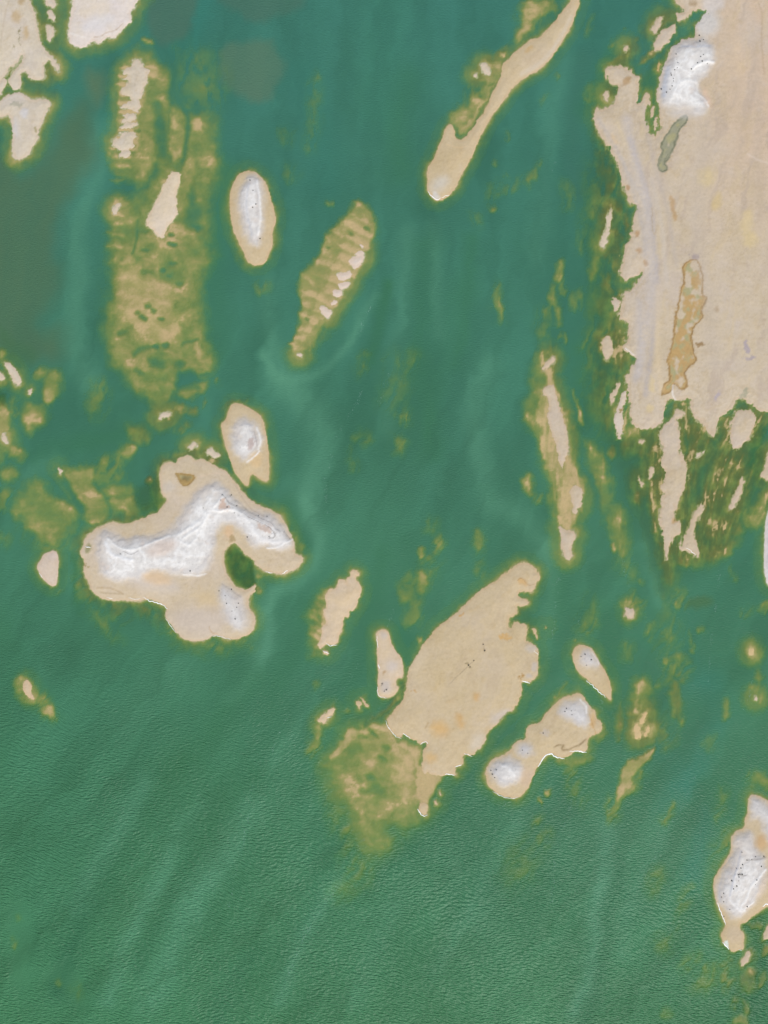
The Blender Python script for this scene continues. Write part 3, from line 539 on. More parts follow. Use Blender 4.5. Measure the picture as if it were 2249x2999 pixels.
# along the sand flat
shoal('C 560,900 660,1060 740,1280 780,1420 760,1659 G 720,200 700,420 770,700 730,940 640,1150 560,1100 500,800 500,500 560,200 C 560,1659 500,1500 520,1200', .62, 40)
shoal('C 620,1000 680,1100 740,1300 770,1400 770,1500 720,1659 G 700,150 720,250 690,400 750,550 790,680 740,800 650,950 610,850 570,700 560,550 640,400 560,200 C 560,1659 640,1500 560,1300 570,1100', .44, 34)
shoal('G 560,560 600,500 700,420 760,420 760,760 650,760 590,720', .34, 16)
shoal('G 600,400 660,250 720,200 720,400', .5, 18)
shoal('G 640,800 760,760 780,1120 690,1210 640,1000', .5, 16)
shoal('C 590,440 640,400 720,320 800,250 810,280 780,380 760,440 700,480 660,540 670,660 600,680 590,600 640,560 600,500', .3, 10)
shoal('C 800,420 900,320 980,300 940,360 860,420', .3, 8)
shoal('C 820,200 860,160 930,150 960,80 1010,60 1010,140 960,220 900,260 840,240', .45, 12)
shoal('C 1000,60 1060,40 1080,120 1030,150 1000,120', .4, 10)
shoal('C 940,380 975,390 960,470 930,480', .4, 7)
shoal('C 890,560 930,570 900,700 960,700 960,800 930,900 880,880 880,760', .55, 8)
shoal('C 30,150 60,60 130,-60 220,-60 330,30 240,130 160,200 60,240', .45, 22)
shoal(ell('C', 120, 60, 60, 70, 20), .16, 18)
shoal('B 1390,560 1380,500 1480,400 1600,330 1659,280 C 40,250 20,330 B 1620,400 1590,420 1580,510 1540,600 1500,690 1440,780 1330,900 1280,840 1290,790 1330,680', .46, 18)
shoal('B 1400,520 1470,410 1600,340 1659,320 1600,420 1570,530 1450,560', .2, 14)
shoal('B 1230,800 1290,700 1420,640 1480,640 1440,760 1340,890 1290,860', .26, 18)
shoal('B 1270,810 1300,860 1330,900 1400,830 1440,760 1500,670 1560,550 1590,420 1659,350 C 90,270 0,300 B 1620,420 1540,480 1500,600 1440,700 1360,760', .10, 16)
shoal('C 20,180 120,40 220,-40 260,20 180,120 100,230 20,300', .16, 18)
# olive mass below the sand flat
shoal('G 690,1210 760,1060 960,1090 1010,940 1180,950 1300,1170 1430,1000 1600,990 1659,1010 1659,1060 1570,1150 1520,1330 1500,1659 K 1480,60 1390,300 1300,320 1220,290 1180,320 1080,360 1040,300 1060,420 1010,540 970,500 950,330 '
      '900,200 860,0 G 830,1659 790,1560 840,1440 870,1300 740,1260', .42, 24)
shoal('G 900,1210 980,1120 1110,1050 1250,1120 1220,1300 1130,1450 1150,1600 K 1060,60 960,150 930,0 G 860,1600 830,1480 900,1350', .24, 26)
shoal('G 1040,940 1160,930 1200,1060 1100,1120 1010,1040', .22, 12)
shoal('G 1220,1100 1440,1000 1600,1000 1580,1200 1480,1290 1300,1260', .28, 14)
shoal('G 1590,1560 1659,1440 1700,1600 K 1659,60 1560,110 1490,60', .4, 16)
shoal('G 1430,950 1530,930 1659,1020 1659,1060 1580,1040 1440,1010', .38, 8)
for e, d, s in ((('K', 690, 130, 60, 180, -10), .35, 20), (('K', 655, 230, 16, 40, -8), .1, 10), (('K', 740, 320, 50, 130, -20), .75, 26), (('K', 990, 440, 28, 110, 0), .32, 14), (('K', 1100, 560, 44, 66), .5, 16), (('K', 1270, 160, 30, 40), .26, 7), (('K', 1380, 200, 50, 110, 10), .36, 16), (('K', 1120, 320, 50, 40), .3, 12), (('K', 1440, 400, 18, 50), .75, 12),
                (('K', 1525, 640, 50, 28, -40), .5, 12), (('K', 1640, 620, 40, 40), .55, 12), (('K', 770, 590, 56, 60), .55, 16), (('K', 840, 620, 44, 50), .75, 16), (('K', 900, 770, 36, 46), .65, 12), (('K', 1010, 760, 60, 160, 0), .85, 30), (('K', 740, 920, 46, 70), .75, 18), (('K', 850, 1130, 56, 70), .3, 18),
                (('K', 840, 1270, 70, 140, 6), .24, 24), (('K', 850, 1400, 56, 90, 6), .14, 18), (('K', 960, 1110, 90, 24, -34), .45, 12), (('K', 1070, 1010, 66, 80), .45, 22), (('K', 1060, 1200, 40, 120, -14), .34, 16), (('K', 1085, 1320, 24, 60, -8), .45, 10), (('K', 1000, 970, 14, 24), .4, 6), (('K', 1160, 840, 14, 70, -14), .7, 10),
                (('K', 1225, 770, 24, 16), .7, 8), (('K', 1545, 890, 22, 100, 8), .6, 14), (('K', 1590, 1160, 40, 50), .4, 12), (('K', 1610, 1200, 24, 60, 6), .35, 10), (('K', 1600, 1060, 20, 40, 12), .6, 10), (('K', 1385, 1280, 24, 62, 14), .42, 12), (('K', 1290, 1500, 34, 50, 18), .9, 16), (('K', 490, 700, 46, 130, 12), .9, 26),
                (('K', 690, 1350, 30, 120, 6), .6, 16), (('K', 960, 1400, 70, 120, -20), .7, 26), (('K', 400, 1600, 110, 40, -6), .4, 16), (('K', 560, 1420, 40, 60), .45, 12), (('K', 330, 1140, 14, 50, 30), .5, 8), (('K', 275, 1200, 16, 14), .2, 6), (('K', 405, 835, 24, 20, -30), .45, 8), (('K', 835, 450, 20, 14), .6, 8),
                (('P', 190, 400, 34, 90, -6), .6, 18), (('P', 182, 205, 16, 36, -25), .18, 8), (('P', 236, 155, 16, 26), .22, 8), (('P', 400, 20, 60, 50), .45, 20), (('P', 440, 140, 60, 110), .85, 28), (('P', 1032, 270, 12, 50, 18), .3, 7), (('P', 1000, 310, 36, 60, 30), .5, 12), (('P', 1350, 240, 26, 110, 12), .8, 16),
                (('P', 920, 740, 34, 110, 20), .95, 18), (('P', 1110, 920, 24, 180, 14), .95, 18), (('P', 1000, 1130, 60, 60, 0), 1.0, 24), (('P', 1190, 1280, 80, 60, 0), .65, 26), (('P', 1400, 1320, 34, 130, 0), .5, 18), (('P', 1260, 1370, 120, 36, -42), .75, 22), (('P', 1530, 1370, 56, 80, 20), .4, 20), (('P', 1545, 1330, 30, 40), .16, 12), (('P', 1625, 1370, 16, 44, 10), .45, 8),
                (('P', 1470, 1550, 50, 50), .5, 20), (('P', 1480, 1640, 46, 30), .4, 14), (('P', 1000, 1600, 24, 34), .95, 12), (('P', 1620, 80, 40, 50), .35, 16), (('P', 1560, 90, 40, 60), .7, 16), (('P', 1635, 1180, 16, 40), .3, 8), (('P', 1530, 1230, 24, 60, 20), .5, 10), (('P', 1560, 1030, 60, 30), .55, 12),
                (('P', 60, 620, 80, 120, 15), 1.1, 50), (('P', 660, 300, 40, 60, 15), .5, 16), (('P', 1380, 480, 24, 90, 8), .65, 14), (('P', 1330, 560, 40, 60, 10), 1.0, 20), (('J', 400, 1115, 26, 30), .85, 10), (('J', 1060, 830, 14, 30, 10), .12, 6), (('J', 580, 1290, 34, 14), .7, 8),
                (('M', 85, 1130, 16, 40), .9, 8), (('M', 390, 1390, 30, 18, 20), .9, 8), (('M', 120, 980, 14, 30), 1.0, 8), (('M', 500, 1450, 30, 40), 1.1, 16)):
    shoal(ell(*e), d, s)
shoal('K 935,1510 900,1590 850,1659 P 840,30 780,80 790,110 740,130 700,200 675,230 660,200 665,130 690,60 720,0 K 760,1610 850,1560', .09, 9)
shoal('P 860,30 800,140 700,240 680,330 620,320 620,250 670,120', .5, 16)
# shoal of the leaf island and the fan
shoal('J 480,480 420,520 380,600 370,800 330,920 400,930 480,930 440,800 470,600', .42, 24)
shoal('J 420,640 340,640 360,840 340,930 420,920', .3, 20)
shoal('J 505,1265 420,1320 380,1370 360,1480 330,1600 400,1540 440,1440 470,1340', .45, 20)
shoal('J 440,1420 460,1340 390,1350 370,1450 400,1500', .25, 14)
shoal('J 630,1230 660,1190 700,1190 740,1265 660,1285', .5, 9)
shoal('J 700,1370 780,1345 850,1360 930,1465 1060,1510 1090,1659 N 1100,30 1230,60 1150,140 1110,310 1040,340 960,390 880,370 850,400 905,490 740,570 700,520 640,420 600,300 480,160 440,0 J 450,1659 480,1570 590,1410 650,1390', .30, 46)
shoal('J 760,1370 840,1380 930,1490 1060,1540 1060,1659 N 1060,200 900,320 720,400 700,200 620,60 J 620,1659 640,1500 600,1430 700,1390', .19, 34)
shoal('N 440,0 520,200 600,330 640,430 700,540 760,690 620,720 560,520 470,250 400,100', .75, 30)
shoal('N 640,560 750,560 740,720 560,860 500,820 580,680', 1.0, 34)
shoal('N 1000,-40 1080,-20 1250,50 1160,130 1120,200 1115,300 1060,300 1020,230 1010,100', .03, 12)
shoal('J 840,1360 930,1475 1070,1530 1060,1659 N 1040,200 980,300 860,200 J 860,1560 760,1430 720,1380', .09, 30)
shoal('J 790,1350 850,1350 900,1450 960,1470 1070,1520 1080,1659 N 1060,180 1000,150 J 1000,1659 960,1560 860,1500 790,1420', .035, 20)
shoal('J 700,1375 780,1350 850,1370 800,1420 700,1440 600,1430', .07, 12)
shoal('J 590,1420 640,1400 600,1480 520,1570 470,1640 480,1570', .1, 10)
shoal('J 590,1410 640,1390 700,1400 560,1560 480,1640 470,1600', .13, 10)
shoal('J 970,1060 960,1200 860,1290 760,1350 720,1350 850,1260 920,1180 950,1080', .42, 8)

# pits and channels scoured into the shoals: (outline, depth, softness)
PIT = []
for e, d, s in ((('D', 1050, 92, 20, 14), .8, 5), (('D', 1120, 48, 24, 10), .7, 5), (('D', 1095, 130, 16, 10), .5, 5), (('D', 1165, 180, 24, 12), .55, 6), (('D', 960, 325, 24, 14, 30), .7, 6), (('D', 995, 355, 20, 12, 20), .7, 6), (('D', 930, 400, 26, 14, 35), .8, 6), (('D', 1042, 406, 22, 9), .7, 5), (('D', 890, 370, 16, 10), .5, 5),
                (('D', 1005, 585, 24, 14), .9, 5), (('D', 1070, 578, 26, 12), .9, 5), (('D', 1010, 690, 55, 26, 20), .8, 12), (('D', 1170, 700, 30, 20), .7, 10), (('D', 1210, 800, 60, 55), 1.3, 16), (('D', 900, 750, 36, 16, 30), .7, 9), (('D', 795, 500, 34, 12, -15), .6, 8), (('D', 1285, 850, 18, 12), .6, 6),
                (('D', 940, 100, 24, 16), .5, 8), (('A', 1250, 1400, 50, 80, 15), .8, 16), (('A', 1240, 1270, 20, 60), .7, 10), (('A', 1110, 1520, 24, 12, 10), .8, 5), (('A', 1115, 1585, 28, 12, 20), .9, 5), (('A', 945, 1620, 26, 10), .6, 6), (('A', 890, 845, 22, 9), .7, 4), (('A', 850, 632, 20, 12, -20), .7, 4),
                (('A', 1040, 800, 22, 40), .6, 12), (('A', 1270, 1470, 30, 14, 20), .7, 8), (('A', 800, 1225, 70, 22, -12), 1.0, 12), (('A', 720, 1360, 16, 8), .6, 4), (('A', 1290, 1480, 30, 20), .6, 8), (('A', 930, 1490, 26, 16), .5, 8),
                (('J', 922, 1098, 14, 24, 0), .7, 4), (('J', 845, 1525, 30, 20, 20), .5, 8), (('J', 700, 1450, 24, 9, 30), .45, 5), (('J', 750, 1420, 36, 10, 40), .5, 5), (('J', 780, 1450, 30, 8, 40), .4, 5), (('J', 815, 1595, 34, 12, 40), .45, 6), (('N', 740, 60, 36, 16, 30), .6, 8), (('N', 780, 140, 60, 40, 30), .5, 14), (('N', 700, 150, 30, 20), .4, 10),
                (('G', 1475, 965, 38, 30), .9, 7), (('G', 1280, 1105, 22, 10), .6, 5), (('G', 1020, 960, 20, 36, 20), .8, 8), (('B', 610, 1510, 30, 14, 40), .4, 6), (('B', 720, 1485, 20, 9, 30), .5, 4), (('F', 330, 410, 14, 8, 30), .5, 4), (('F', 450, 720, 20, 9), .3, 4), (('B', 465, 1605, 16, 9), .4, 4),
                (('K', 1055, 1080, 14, 12), .7, 4), (('K', 900, 1200, 30, 14, -30), .5, 6), (('K', 920, 1120, 14, 24), .6, 8), (('C', 860, 190, 26, 20), .9, 6), (('C', 905, 235, 28, 20, -20), 1.0, 6), (('E', 570, 245, 14, 30, 10), .45, 4), (('D', 985, 1580, 80, 100), 1.2, 18), (('E', 780, 25, 30, 30), .8, 10), (('G', 560, 1230, 14, 20), .5, 6), (('G', 520, 1600, 34, 80), 1.2, 20),
                (('G', 590, 690, 60, 50), 1.0, 16), (('K', 1120, 85, 30, 34, 20), .9, 8), (('E', 940, 20, 40, 22), .7, 8)):
    PIT.append((ell(*e), d, s))
# ribs of rippled sand: (outline, crest angle, spacing px, height, softness)
RIBS = [(shape('B 640,1290 720,1360 760,1450 770,1520 740,1600 710,1659 F 690,60 640,150 560,280 480,390 420,490 370,580 300,650 250,640 230,590 250,480 290,380 280,250 300,120 380,20 B 400,1640 430,1570 470,1500 560,1420 600,1380'), 24, 33, .12, 12),
        (shape('A 690,400 800,380 880,420 900,700 880,900 860,1100 800,1160 690,1100'), 4, 26, .34, 12), (shape('A 680,1200 820,1200 820,1600 700,1659 660,1500'), 6, 30, .26, 14), (shape('J 330,520 430,500 440,900 320,940'), 30, 22, .22, 12),
        (shape('A 900,400 1090,450 1060,1000 900,1250 880,900'), 14, 30, .10, 20), (shape('D 700,20 1300,20 1300,700 1100,900 800,700'), 12, 46, .035, 30), (shape('J 640,1400 850,1380 1060,1560 1000,1659 N 900,300 640,420 470,60 J 480,1600'), 35, 34, .05, 26),
        (shape('B 1240,780 1300,680 1480,640 1440,770 1340,890'), -40, 30, .08, 16)]
# narrow scoured creases: (polyline, width px, depth)
CREASE = [(pts('A 1140,370 1130,450 1125,590 1160,660 1215,730 1220,820 1205,920 1195,1020 1160,1090'), 7, .75), (pts('A 1120,370 1135,520 1120,600'), 14, .6), (pts('A 1200,715 1320,710'), 9, .7), (pts('A 890,1430 890,1530 860,1640'), 3.5, .5),
          (pts('A 1020,680 1030,850 1060,1000'), 16, .55), (pts('A 150,370 80,450 0,530'), 5, .6), (pts('A 240,60 290,110 360,180'), 8, .9), (pts('A 260,40 320,60 380,40'), 6, .8), (pts('A 300,60 280,170 300,300'), 12, .8), (pts('A 410,60 405,250 400,450'), 26, 1.2),
          (pts('G 262,330 265,480 268,600 300,800 340,960'), 4, 1.2), (pts('K 790,0 830,150 900,330 960,500'), 22, 1.1), (pts('G 860,1480 860,1659 K 880,100 950,380'), 12, .9), (pts('G 1080,950 1150,1300 1060,1250'), 5, .5), (pts('G 1330,1150 1230,1420 1180,1659'), 14, .75),
          (pts('D 390,1420 450,1520 530,1650'), 9, 1.2), (pts('D 1180,580 1200,560 1280,540'), 4, .5), (pts('D 870,640 900,600 960,590'), 7, .5), (pts('D 1120,880 1100,960 1010,1010'), 6, .6), (pts('D 1300,770 1370,765'), 5, .6), (pts('G 850,1130 855,1200 800,1290'), 6, .6),
          (pts('J 965,960 962,1100'), 5, .55), (pts('G 1010,940 990,1060 940,1130 880,1250'), 7, .55), (pts('C 1040,300 980,420 900,480 840,560 820,640'), 20, 1.5), (pts('C 1130,190 1090,260 1030,320'), 26, 1.5), (pts('C 940,620 940,720 900,860'), 6, 1.3), (pts('C 885,650 880,740'), 6, 1.2), (pts('C 960,740 930,870'), 4, 1.2),
          (pts('C 820,300 790,400'), 12, 1.2)]

# ------------------------------------------------------------------ fields
def warp_island(g, sl, rag):
    st = np.clip(rag - .85, 0, .3) / .3 * 13 * g.nst[sl]
    return st + g.X[sl] + (g.n1x[sl] * 9 + g.n3x[sl] * 4.6) * rag, g.Y[sl] + (g.n1y[sl] * 9 + g.n3y[sl] * 4.6) * rag


def lean(X, Y):
    return X + .42 * (Y - 1300) * sstep(1950, 2180, X) + .12 * (Y - 1300) * sstep(1500, 1300, Y) * sstep(1700, 1800, X)


def island_sd(I, g, cut):
    p = np.vstack(I['polys'])
    sl = g.win(p, cut + 20)
    X, Y = warp_island(g, sl, I['rag'])
    sd = np.full(X.shape, -1e9)
    for q in I['polys']:
        sd = np.maximum(sd, poly_sd(q, X, Y))
    return sl, sd


def profile(sd, I, v):
    return np.where(sd < 0, -I['D'] * (1 - np.exp(-(np.maximum(-sd, 0) / (1.25 * I['L'] * np.clip(1.0 + 2.0 * v, .3, 2.4))) ** 1.45)) * .9, .30 * (1 - np.exp(-np.maximum(sd, 0) / 22)) + .004 * np.minimum(np.maximum(sd, 0), 60))


def G_mid(X, Y):
    return fbm(X / 90, Y / 60, 510, 3, .6)


def bed_height(g):
    X, Y = g.X, g.Y
    deep = -2.3 + .35 * fbm(X / 420, Y / 700, 5, 3)
    h = deep.copy()
    tex = fbm(X / 40, Y / 46, 90, 5, .52)
    fine = fbm(X / 9, Y / 9, 110, 3, .6)
    fa = np.radians(4 + 26 * np.clip((Y - 900) / 2000, 0, 1))
    wisp = fbm((X * np.cos(fa) + Y * np.sin(fa)) / 26 + g.n2x, (-X * np.sin(fa) + Y * np.cos(fa)) / 90, 600, 4, .6)
    for p, d, s in SHO:
        d = d * .9
        sl = g.win(p, s + 30)
        if h[sl].size == 0:
            continue
        k = min(1.0, s / 16)
        Xs = X[sl] + g.n2x[sl] * 26 * k + g.n1x[sl] * 9
        Ys = Y[sl] + g.n2y[sl] * 26 * k + g.n1y[sl] * 9
        sd = poly_sd(p, Xs, Ys)
        t = sstep(-1.45 * s, 1.5 * s, sd + 6 * tex[sl])
        if d > .38:
            t = t * (.12 + .88 * sstep(-.42, .22, wisp[sl] + .35 * tex[sl]))
        h[sl] = np.maximum(h[sl], deep[sl] * (1 - t) ** 2.5 - d * (1 - (1 - t) ** 2.5))
    for p, d, s in PIT:
        sl = g.win(p, s + 16)
        if h[sl].size == 0:
            continue
        sd = poly_sd(p, X[sl] + g.n1x[sl] * 7, Y[sl] + g.n1y[sl] * 7)
        h[sl] = np.minimum(h[sl], h[sl] - (d - .1) * sstep(-s, s, sd))
    for p, wd, d in CREASE:
        sl = g.win(p, wd * 3)
        if h[sl].size == 0:
            continue
        dd = line_d(chaikin(p, False, 2), X[sl] + g.n1x[sl] * 5, Y[sl] + g.n1y[sl] * 5)
        h[sl] = h[sl] - d * np.exp(-(dd / wd) ** 2) * sstep(-1.8, -.5, h[sl])
    # relief of the shallows: ribs and mottling, strongest in mid depths
    wgt = sstep(-2.0, -.7, h)
    rdg = 1 - np.abs(fbm(X / 24 + g.n2x, Y / 20, 520, 4, .6)) * 3
    wgt = wgt * (.22 + .78 * sstep(-.02, -.30, h))
    h = h + wgt * (.34 * tex + .08 * fine + .40 * G_mid(X, Y) - .10 * np.clip(rdg, 0, 1) + .05)
    h = np.minimum(h, -.035 + .03 * fine)
    h = np.minimum(h, -.012)
    reg = sstep(1480, 1640, X) * sstep(500, 1000, Y) * sstep(2350, 1800, Y)
    stk = fbm(lean(X, Y) / 17, Y / 95, 530, 4, .6)
    h = h + reg * wgt * (.55 * stk + .15 * np.abs(stk))
    for poly, ang, lam, amp, soft in RIBS:
        sl = g.win(poly, soft + 20)
        if h[sl].size == 0:
            continue
        sd = poly_sd(poly, X[sl] + g.n1x[sl] * 6, Y[sl] + g.n1y[sl] * 6)
        a = math.radians(ang)
        u = -X[sl] * math.sin(a) + Y[sl] * math.cos(a) + 9 * g.n2x[sl] + 5 * g.n1y[sl] + 10 * g.n2y[sl]
        ph = u / lam - np.floor(u / lam)
        saw = np.where(ph < .7, ph / .7, (1 - ph) / .3)
        h[sl] = h[sl] + amp * (saw - .55) * sstep(-soft, soft, sd) * (1 + .9 * tex[sl])
    h = np.minimum(h, -.03 + .03 * fine)
    h = np.minimum(h, -.010)
    for I in ISL:
        sl, sd = island_sd(I, g, 70)
        if h[sl].size == 0:
            continue
        pr = profile(sd, I, g.n2x[sl]) + np.where(sd < 0, .10 * tex[sl] * sstep(0, -18, sd) - np.maximum(-sd - 26, 0) * .06, 0)
        h[sl] = np.maximum(h[sl], pr - .14 * sstep(-9, 0, sd))
    return h


# water colour: what the suspended matter looks like from above
TOPC, MIDC, BOTC = (61, 118, 108), (65, 119, 98), (66, 123, 89)
LIGHT, DARK, TEAL = (98, 160, 131), (58, 112, 84), (54, 126, 118)
MUD, GREYMUD, LAGOON = (84, 108, 82), (80, 110, 98), (54, 96, 60)
WST = [  # (polyline, width px, colour, strength)
    ('A 700,850 600,1100 450,1500 D 520,100 480,300 470,500 520,700 600,820', 34, LIGHT, .55), ('A 740,640 690,820 640,1000 560,1180 420,1400 350,1659', 20, TEAL, .8), ('A 1320,-40 1290,150 1230,300 1150,330', 30, TEAL, .8),
    ('J 330,-60 350,60 430,150 380,330 250,450 100,520 60,650 90,800 60,950 -40,1100 E 1500,1220', 20, LIGHT, .6), ('J 60,560 0,700 20,900', 26, LIGHT, .4),
    ('F 150,780 260,900 360,1000 430,1150 450,1300 350,1500 330,1659', 46, LIGHT, .6), ('F 60,640 130,800 330,800 480,700 640,520 700,350 780,250', 14, LIGHT, .5), ('F 90,180 60,420 120,620', 24, LIGHT, .4),
    ('F 1500,700 1400,1000 1450,1300 1500,1600 J 1659,-20 K 120,80 250,300', 34, LIGHT, .5), ('K 210,200 280,420 250,700 240,900', 22, LIGHT, .45), ('K 860,200 900,400 960,600', 16, LIGHT, .4),
    ('F 850,200 800,400 760,600 745,680', 18, DARK, .8), ('F 1100,-60 1080,300 1050,600 1060,800 1120,950 1130,1250', 34, DARK, .5), ('F 1300,200 1200,500 1150,800', 40, DARK, .3),
    ('M 1180,-60 1000,150 860,400 700,700 560,950 440,1200 380,1450', 30, DARK, .85), ('M 1659,60 1480,280 1300,480 1180,700 1080,900 960,1100 900,1300', 26, DARK, .7), ('M 1659,1180 1500,1400 1400,1659', 30, DARK, .5),
    ('E 1659,1060 1500,1250 1380,1420 1200,1659', 40, DARK, .5), ('M 950,100 780,400 620,650 500,900', 26, LIGHT, .5), ('M 1300,250 1150,420 1000,800 850,1050 780,1250 700,1500', 24, LIGHT, .45), ('M 1620,250 1500,500 1300,800 1180,1000 1100,1250 950,1500', 40, LIGHT, .45),
    ('P 620,380 600,600 560,850 540,1100 520,1350 400,1600', 24, LIGHT, .5), ('P 690,560 680,760 600,1000 600,1250 520,1500 480,1659', 22, DARK, .6), ('P 1000,350 900,600 760,900 700,1200', 20, LIGHT, .25), ('P 1250,300 1200,560 1150,760', 26, TEAL, .6),
    ('N 520,740 420,900 320,1030 240,1250 150,1500', 22, LIGHT, .5), ('N 400,850 250,1050 100,1350', 26, DARK, .35), ('N 1380,900 1250,1150 1150,1350', 20, LIGHT, .3), ('N 1300,800 1200,1150 1100,1350', 26, DARK, .35),
    ('J 330,600 260,900 150,1100 60,1300', 26, DARK, .3), ('J 1000,200 1050,420', 40, DARK, .2), ('K 1050,650 1100,900 1180,1100', 40, TEAL, .4), ('K 1300,1100 1350,1300 1250,1500 P 1150,100', 40, TEAL, .6),
    ('C 470,380 400,700 380,1000 420,1250', 30, (62, 112, 100), .7), ('C 640,330 560,500 470,720', 24, DARK, .4), ('G 440,600 480,900 560,1150 640,1200', 40, DARK, .35),
    ('D 1400,620 1420,300 1380,60 A 1440,1400 1470,1100', 36, DARK, .35), ('D 240,1300 420,1230 700,1180 900,1130', 30, DARK, .4), ('D 60,1500 200,1380 350,1330', 26, LIGHT, .3), ('E 440,120 450,300 470,480', 18, LIGHT, .25),
    ('F 1140,-200 1160,100 1180,500', 20, LIGHT, .35), ('F 980,-150 960,300 900,700 860,1100', 26, LIGHT, .3), ('F 1400,-100 1380,300 1300,700', 24, DARK, .4), ('C 330,400 250,800 200,1200 160,1659', 30, LIGHT, .25), ('K 330,350 300,600 280,900 220,1200', 30, DARK, .35), ('K 640,700 640,1000 620,1300', 40, DARK, .4),
    ('K 960,1500 1060,1650 P 1080,60 1000,260', 36, TEAL, .4), ('J 820,300 760,600 680,900 600,1150', 30, DARK, .35), ('J 560,900 380,1150 240,1400 120,1600', 24, LIGHT, .3), ('E 1200,950 1000,1100 800,1350', 40, LIGHT, .2), ('N 1200,300 1100,600 900,900', 30, DARK, .3), ('N 900,900 760,1200 640,1500', 30, LIGHT, .25), ('N 1659,400 1500,700 1420,1000', 30, LIGHT, .25), ('P 200,500 180,800 60,1200', 30, DARK, .4),
    ('B 300,500 420,900 480,1200', 50, TEAL, .4), ('B 1000,500 900,800 950,1100', 50, DARK, .35), ('E 470,300 480,460 520,640', 10, DARK, .5), ('J 200,-60 260,120 300,200', 22, DARK, .5), ('E -40,700 60,900 60,1300 -20,1659', 40, DARK, .35), ('B 880,-60 820,300 760,700', 60, (66, 130, 112), .4)]
WPA = [  # (outline, soft px, colour, strength)
    ('A 970,-60 1270,-60 1250,130 1200,230 1100,300 1010,250 960,130', 16, GREYMUD, .75), ('B -270,-40 330,-60 280,80 180,110 0,150 -100,120', 18, GREYMUD, .6), ('B -220,300 0,255 100,270 130,330 190,380 170,500 100,620 0,660 -150,600 -240,480', 18, (92, 120, 100), .65),
    ('A -300,800 80,1040 150,1150 300,950 480,700 560,640 600,900 640,1000 550,1150 420,1350 340,1659 D 400,100 330,300 220,480 400,470 420,640 200,690 0,640 -300,600', 44, MUD, .7), ('A 560,460 700,480 690,600 600,680', 30, (98, 118, 90), .7),
    ('E 1470,190 1659,330 J 0,370 E 1640,500 1540,500 1440,400', 8, LAGOON, .9), ('D 900,1480 1030,1420 1050,1540 1080,1590 1040,1659 900,1659', 14, (62, 100, 66), .8), ('G 1640,1080 1620,1300 1580,1500 1550,1400 1520,1340 1570,1160', 8, (46, 108, 84), .9),
    ('C 830,500 1000,330 1190,150 1270,70 1200,260 1020,330 960,500 940,640 900,860 870,800 820,640', 10, (56, 108, 92), .9), ('D -60,850 50,880 40,960 -60,960', 10, (54, 92, 52), .8), ('K 1150,560 1280,530 1300,600 1220,640 1140,620', 14, (74, 108, 72), .7),
    ('P 1500,1000 1659,900 1700,1659 1440,1659 1420,1440 1580,1260', 40, (42, 98, 68), .7), ('D 0,420 100,560 260,640 200,700 0,700', 20, (70, 110, 78), .6), ('K 100,640 20,690 90,740 60,830 140,860 160,700', 12, (56, 112, 84), .6),
    ('C 600,420 800,300 700,900 760,1350 770,1500 720,1659 480,1659 440,1300 500,1000 480,700', 34, (56, 100, 78), .55), ('G 720,0 700,420 740,720 650,1000 700,1210 980,1000 1200,1060 1300,1180 1440,1000 1659,1040 1659,1620 K 1480,120 1320,320 1080,400 980,560 900,300 760,0 G 640,1300 520,900 480,500 480,0', 40, (60, 100, 70), .55),
    ('J 860,760 960,700 1060,820 960,1000 900,900', 20, (54, 112, 88), .6), ('J 600,1320 780,1330 560,1500 400,1659 460,1500', 20, (56, 116, 84), .4)]


def water_colour(g):
    X, Y = g.X, g.Y
    t = np.clip(Y / 2999, 0, 1)[..., None]
    c = np.where(t < .5, lin(TOPC) + (lin(MIDC) - lin(TOPC)) * t * 2, lin(MIDC) + (lin(BOTC) - lin(MIDC)) * (t * 2 - 1))
    # flow-aligned streaks; the current bends from upright at the top to leaning at the bottom
    a = np.radians(4 + 26 * np.clip((Y - 900) / 2000, 0, 1))
    u = X * np.cos(a) + Y * np.sin(a)
    v = -X * np.sin(a) + Y * np.cos(a)
    n = fbm(u / 90 + g.n2x * .6, v / 620, 130, 4, .55)
    n2 = fbm(X / 260, Y / 360, 150, 3)
    c = c * (1 + .26 * n + .18 * n2)[..., None]
    for p, wd, col, st in WST:
        p = chaikin(pts(p), False, 2)
        sl = g.win(p, wd * 3.6)
        if X[sl].size == 0:
            continue
        d = line_d(p, X[sl] + g.n2x[sl] * 16, Y[sl] + g.n2y[sl] * 16)
        lt = .68 if col is LIGHT else .5 if col is TEAL else 1.15
        k = (st * lt * np.exp(-(d / (wd * 1.12)) ** 2) * np.clip(.85 + .9 * n[sl], 0, 1.4))[..., None]
        c[sl] = c[sl] * (1 - k) + lin(col) * k
    for p, s, col, st in WPA:
        p = shape(p)
        sl = g.win(p, s + 30)
        sd = poly_sd(p, X[sl] + g.n2x[sl] * 24, Y[sl] + g.n2y[sl] * 24)
        k = (st * sstep(-s, s, sd) * (.88 + .4 * n[sl]))[..., None]
        c[sl] = c[sl] * (1 - k) + lin(col) * k
    return np.clip(c / GAIN, .01, .6)


